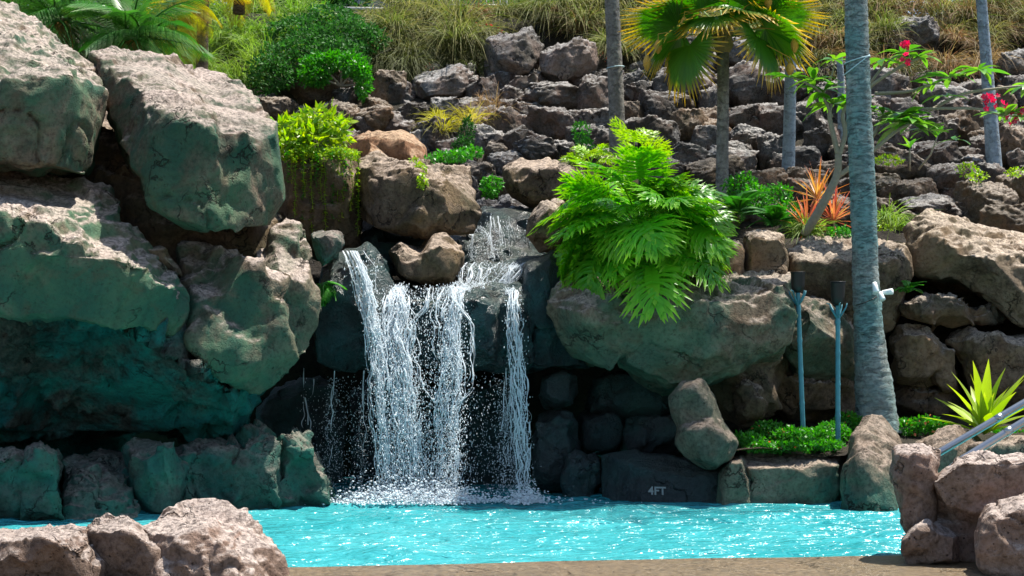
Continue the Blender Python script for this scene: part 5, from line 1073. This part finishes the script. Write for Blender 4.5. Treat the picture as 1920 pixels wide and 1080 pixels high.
# bushes closing the view along the top
for k, (px, py, d, rx, rz, n, mt, lb) in enumerate(((60, 20, 30.5, 150, 110, 8000, 'dark_leaf', 'dark hedge behind the feather palms at the top left corner'), (260, 10, 31.0, 130, 100, 7000, 'dark_leaf', 'dark shrub behind the yellow fronds at the top'),
        (500, -20, 32.5, 110, 60, 5000, 'mid_leaf', 'green shrub on the crest right of the short palm trunk'), (1100, -60, 33.0, 130, 60, 3500, 'dark_leaf', 'dark shrub on the crest above the grey palm trunk'), (1750, -60, 33.0, 300, 60, 5000, 'mid_leaf', 'green shrub on the crest above the upper right bank'),
        (1000, -10, 33.0, 130, 70, 4500, 'mid_leaf', 'leafy shrub on the crest right of the barred railing'), (600, -5, 33.2, 90, 60, 3500, 'dark_leaf', 'dark shrub left of the grey building wall'),
        (1330, -10, 33.0, 200, 80, 6000, 'mid_leaf', 'leafy shrub on the crest behind the fan palm'), (1600, -10, 33.2, 160, 80, 5000, 'dark_leaf', 'dark shrub on the crest behind the tall ringed palm'), (1930, -10, 33.4, 200, 80, 6000, 'dark_leaf', 'dark shrub on the crest at the top right corner'))):
    shrub('shrub', lb, P(px, py + rz * 0.8, d), M[mt], [(px + q * rx * 0.5, py + (abs(q) * 14), d) for q in (-1.2, -0.5, 0, 0.5, 1.2)], [(rx * 0.45, rx * 0.4, rz * 0.8)] * 5, n, 0.12, 130 + k)
# ------------------------------------------------------------------ torches, lamp, rails, building
GTo = 'teal garden torches in the planting bed'
def torch(label, foot, head_px, head_y0, head_y1, seed):
    B = P(*foot); t = thing('torch', label, 'torch', B, GTo); d = foot[2]; e = P(head_px, head_y1, d) - B; L = e.length
    b = MB(); n = 60; pts = [e * (i / (n - 1)) for i in range(n)]
    rad = []
    for i in range(n):
        u = i / (n - 1) * 4.6; fr = u - math.floor(u); rad.append(0.027 * (1 + (0.16 if fr < 0.06 else 0)) * (1.05 - 0.12 * i / n))
    pts[0] = Vector((0, 0, -0.12)); b.tube(pts, rad, 12); b.build('pole', M['teal_pole'], t)
    hh = (head_y1 - head_y0) / F * d; b = MB()
    b.tube([e + Vector((0, 0, z * hh)) for z in (-0.02, 0.0, 0.12, 0.35, 0.95, 1.0)], [0.03, 0.04, 0.068, 0.074, 0.080, 0.082], 16); b.build('fuel_can', M['black_metal'], t)
    b = MB(); b.tube([e + Vector((0, 0, hh)), e + Vector((0, 0, hh + 0.012))], [0.086, 0.086], 16); b.build('rim', M['black_metal'], t)
    for k in range(5):
        a_ = k * 1.2566 + seed; u = Vector((math.cos(a_), math.sin(a_), 0)); b = MB()
        b.tube([e + Vector((0, 0, -0.16)), e + u * 0.055 + Vector((0, 0, -0.08)), e + u * (0.12 if k % 2 else 0.09) + Vector((0, 0, -0.02 + 0.03 * (k % 2))), e + u * (0.17 if k % 2 else 0.10) + Vector((0, 0, 0.02))], [0.012, 0.011, 0.009, 0.005], 6)
        b.build('split_cane', M['teal_pole'], t)
torch('left-hand teal garden torch with a square-looking black head', (1506, 815, 17.75), 1496, 512, 548, 0.3)
torch('right-hand teal garden torch, its black head tapering', (1571, 838, 17.5), 1571, 530, 572, 0.9)
# flood lamps on the palm
B = P(1643, 548, 18.17); t = thing('flood_lamp', 'white twin flood lamp with motion sensor strapped to the tall palm', 'lamp', B)
def lampcan(name, a_, b_, r):
    m = MB(); a_ = Vector(a_); b_ = Vector(b_); m.tube([a_, a_.lerp(b_, 0.06), a_.lerp(b_, 0.45), a_.lerp(b_, 0.95), b_], [r * 0.55, r * 0.75, r * 0.85, r, r * 0.92], 14); return m.build(name, M['white_plastic'], t)
def off(px, py, dy=0.0): return P(px, py, 18.17) - B + Vector((0, dy, 0))
lampcan('lamp_head', off(1637, 530, -0.06), off(1639, 549, -0.10), 0.037); lampcan('lamp_head', off(1653, 549, -0.02), off(1670, 547, -0.09), 0.036); lampcan('sensor', off(1649, 548, -0.03), off(1652, 563, -0.08), 0.036)
m = MB(); m.tube([off(1638, 540, 0.02), off(1645, 549, -0.03), off(1654, 550, -0.02)], 0.014, 8); m.build('bracket', M['white_plastic'], t)
m = MB(); m.tube([off(1645, 556, 0.02), off(1634, 562, -0.0), off(1620, 568, -0.02), off(1606, 572, 0.02)], 0.006, 5); m.build('cable', M['black_metal'], t)
# hand rails climbing to the right behind the foreground rocks
for lb, a_, b_, d0, d1 in (('upper steel hand rail slanting up to the right edge', (1786, 834), (1926, 752), 13.2, 13.2), ('lower steel hand rail running parallel below the upper one', (1826, 848), (1930, 784), 12.75, 12.75)):
    A, C = P(a_[0], a_[1], d0), P(b_[0], b_[1], d1); u = (C - A).normalized(); B = Vector((A.x - 0.25, A.y, 0.0)); t = thing('hand_rail', lb, 'hand rail', B, 'steel hand rails at the pool steps'); m = MB()
    s = A - u * 0.2; e = C + u * 1.3
    m.tube([s + Vector((-0.10, 0, -0.9)) - B, s + Vector((-0.08, 0, -0.2)) - B, s + Vector((-0.03, 0, -0.04)) - B, s + u * 0.06 - B, A - B, C - B, e - B, e + Vector((0.12, 0, 0.0)) - B, e + Vector((0.18, 0, -0.1)) - B, e + Vector((0.18, 0, -1.2)) - B], 0.031, 16); m.build('tube', M['steel'], t)
    m = MB(); q = A.lerp(C, 0.62) - B; m.tube([q - u * 0.03, q + u * 0.03], 0.0335, 16); m.build('sleeve', M['steel'], t)
# house and railings on the crest
B = P(780, 10, 35.0); B.z = 8.4; t = thing('building', 'grey building wall glimpsed at the top centre behind the grass', 'building', B)
m = MB(); m.box((0, 1.6, 1.2), (3.6, 0.15, 2.0)); m.build('wall', M['wall_paint'], t)
for x in (-2.2, 0.6):
    m = MB(); m.box((x, 1.42, 1.3), (0.6, 0.04, 0.7)); wnd = m.build('window', M['rail_grey'], t); m = MB(); m.box((x, 1.37, 1.3), (0.52, 0.02, 0.62)); m.build('pane', plain('window_glass', (0.03, 0.04, 0.045), 0.08), wnd)
m = MB(); m.box((0, 1.3, 3.3), (3.9, 0.7, 0.08)); m.build('roof', M['rail_grey'], t)
B = P(860, 12, 29.5); t = thing('railing', 'pale metal railing with upright bars on the crest at the top centre', 'railing', B)
for px in np.linspace(785, 950, 14):
    p = P(px, 20, 29.5) - B; m = MB(); m.tube([p + Vector((0, 0, -0.4)), p + Vector((0, 0, 0.5))], 0.022 if px in (785, 950) else 0.012, 8); m.build('post' if px in (785, 950) else 'bar', M['rail_grey'], t)
for z in (0.10, 0.5):
    m = MB(); m.tube([P(782, 20, 29.5) - B + Vector((0, 0, z)), P(953, 20, 29.5) - B + Vector((0, 0, z))], 0.022, 8); m.build('rail', M['rail_grey'], t)
B = P(710, 18, 29.2); t = thing('railing', 'low grey pipe rail above the dark green bush', 'railing', B)
m = MB(); m.tube([P(622, 16, 29.2) - B, P(700, 17, 29.2) - B, P(800, 20, 29.2) - B], 0.035, 10); m.build('rail', M['rail_grey'], t)
for px in (630, 710, 790):
    p = P(px, 18, 29.2) - B; m = MB(); m.tube([p, p + Vector((0, 0, -0.6))], 0.028, 8); m.build('post', M['rail_grey'], t)
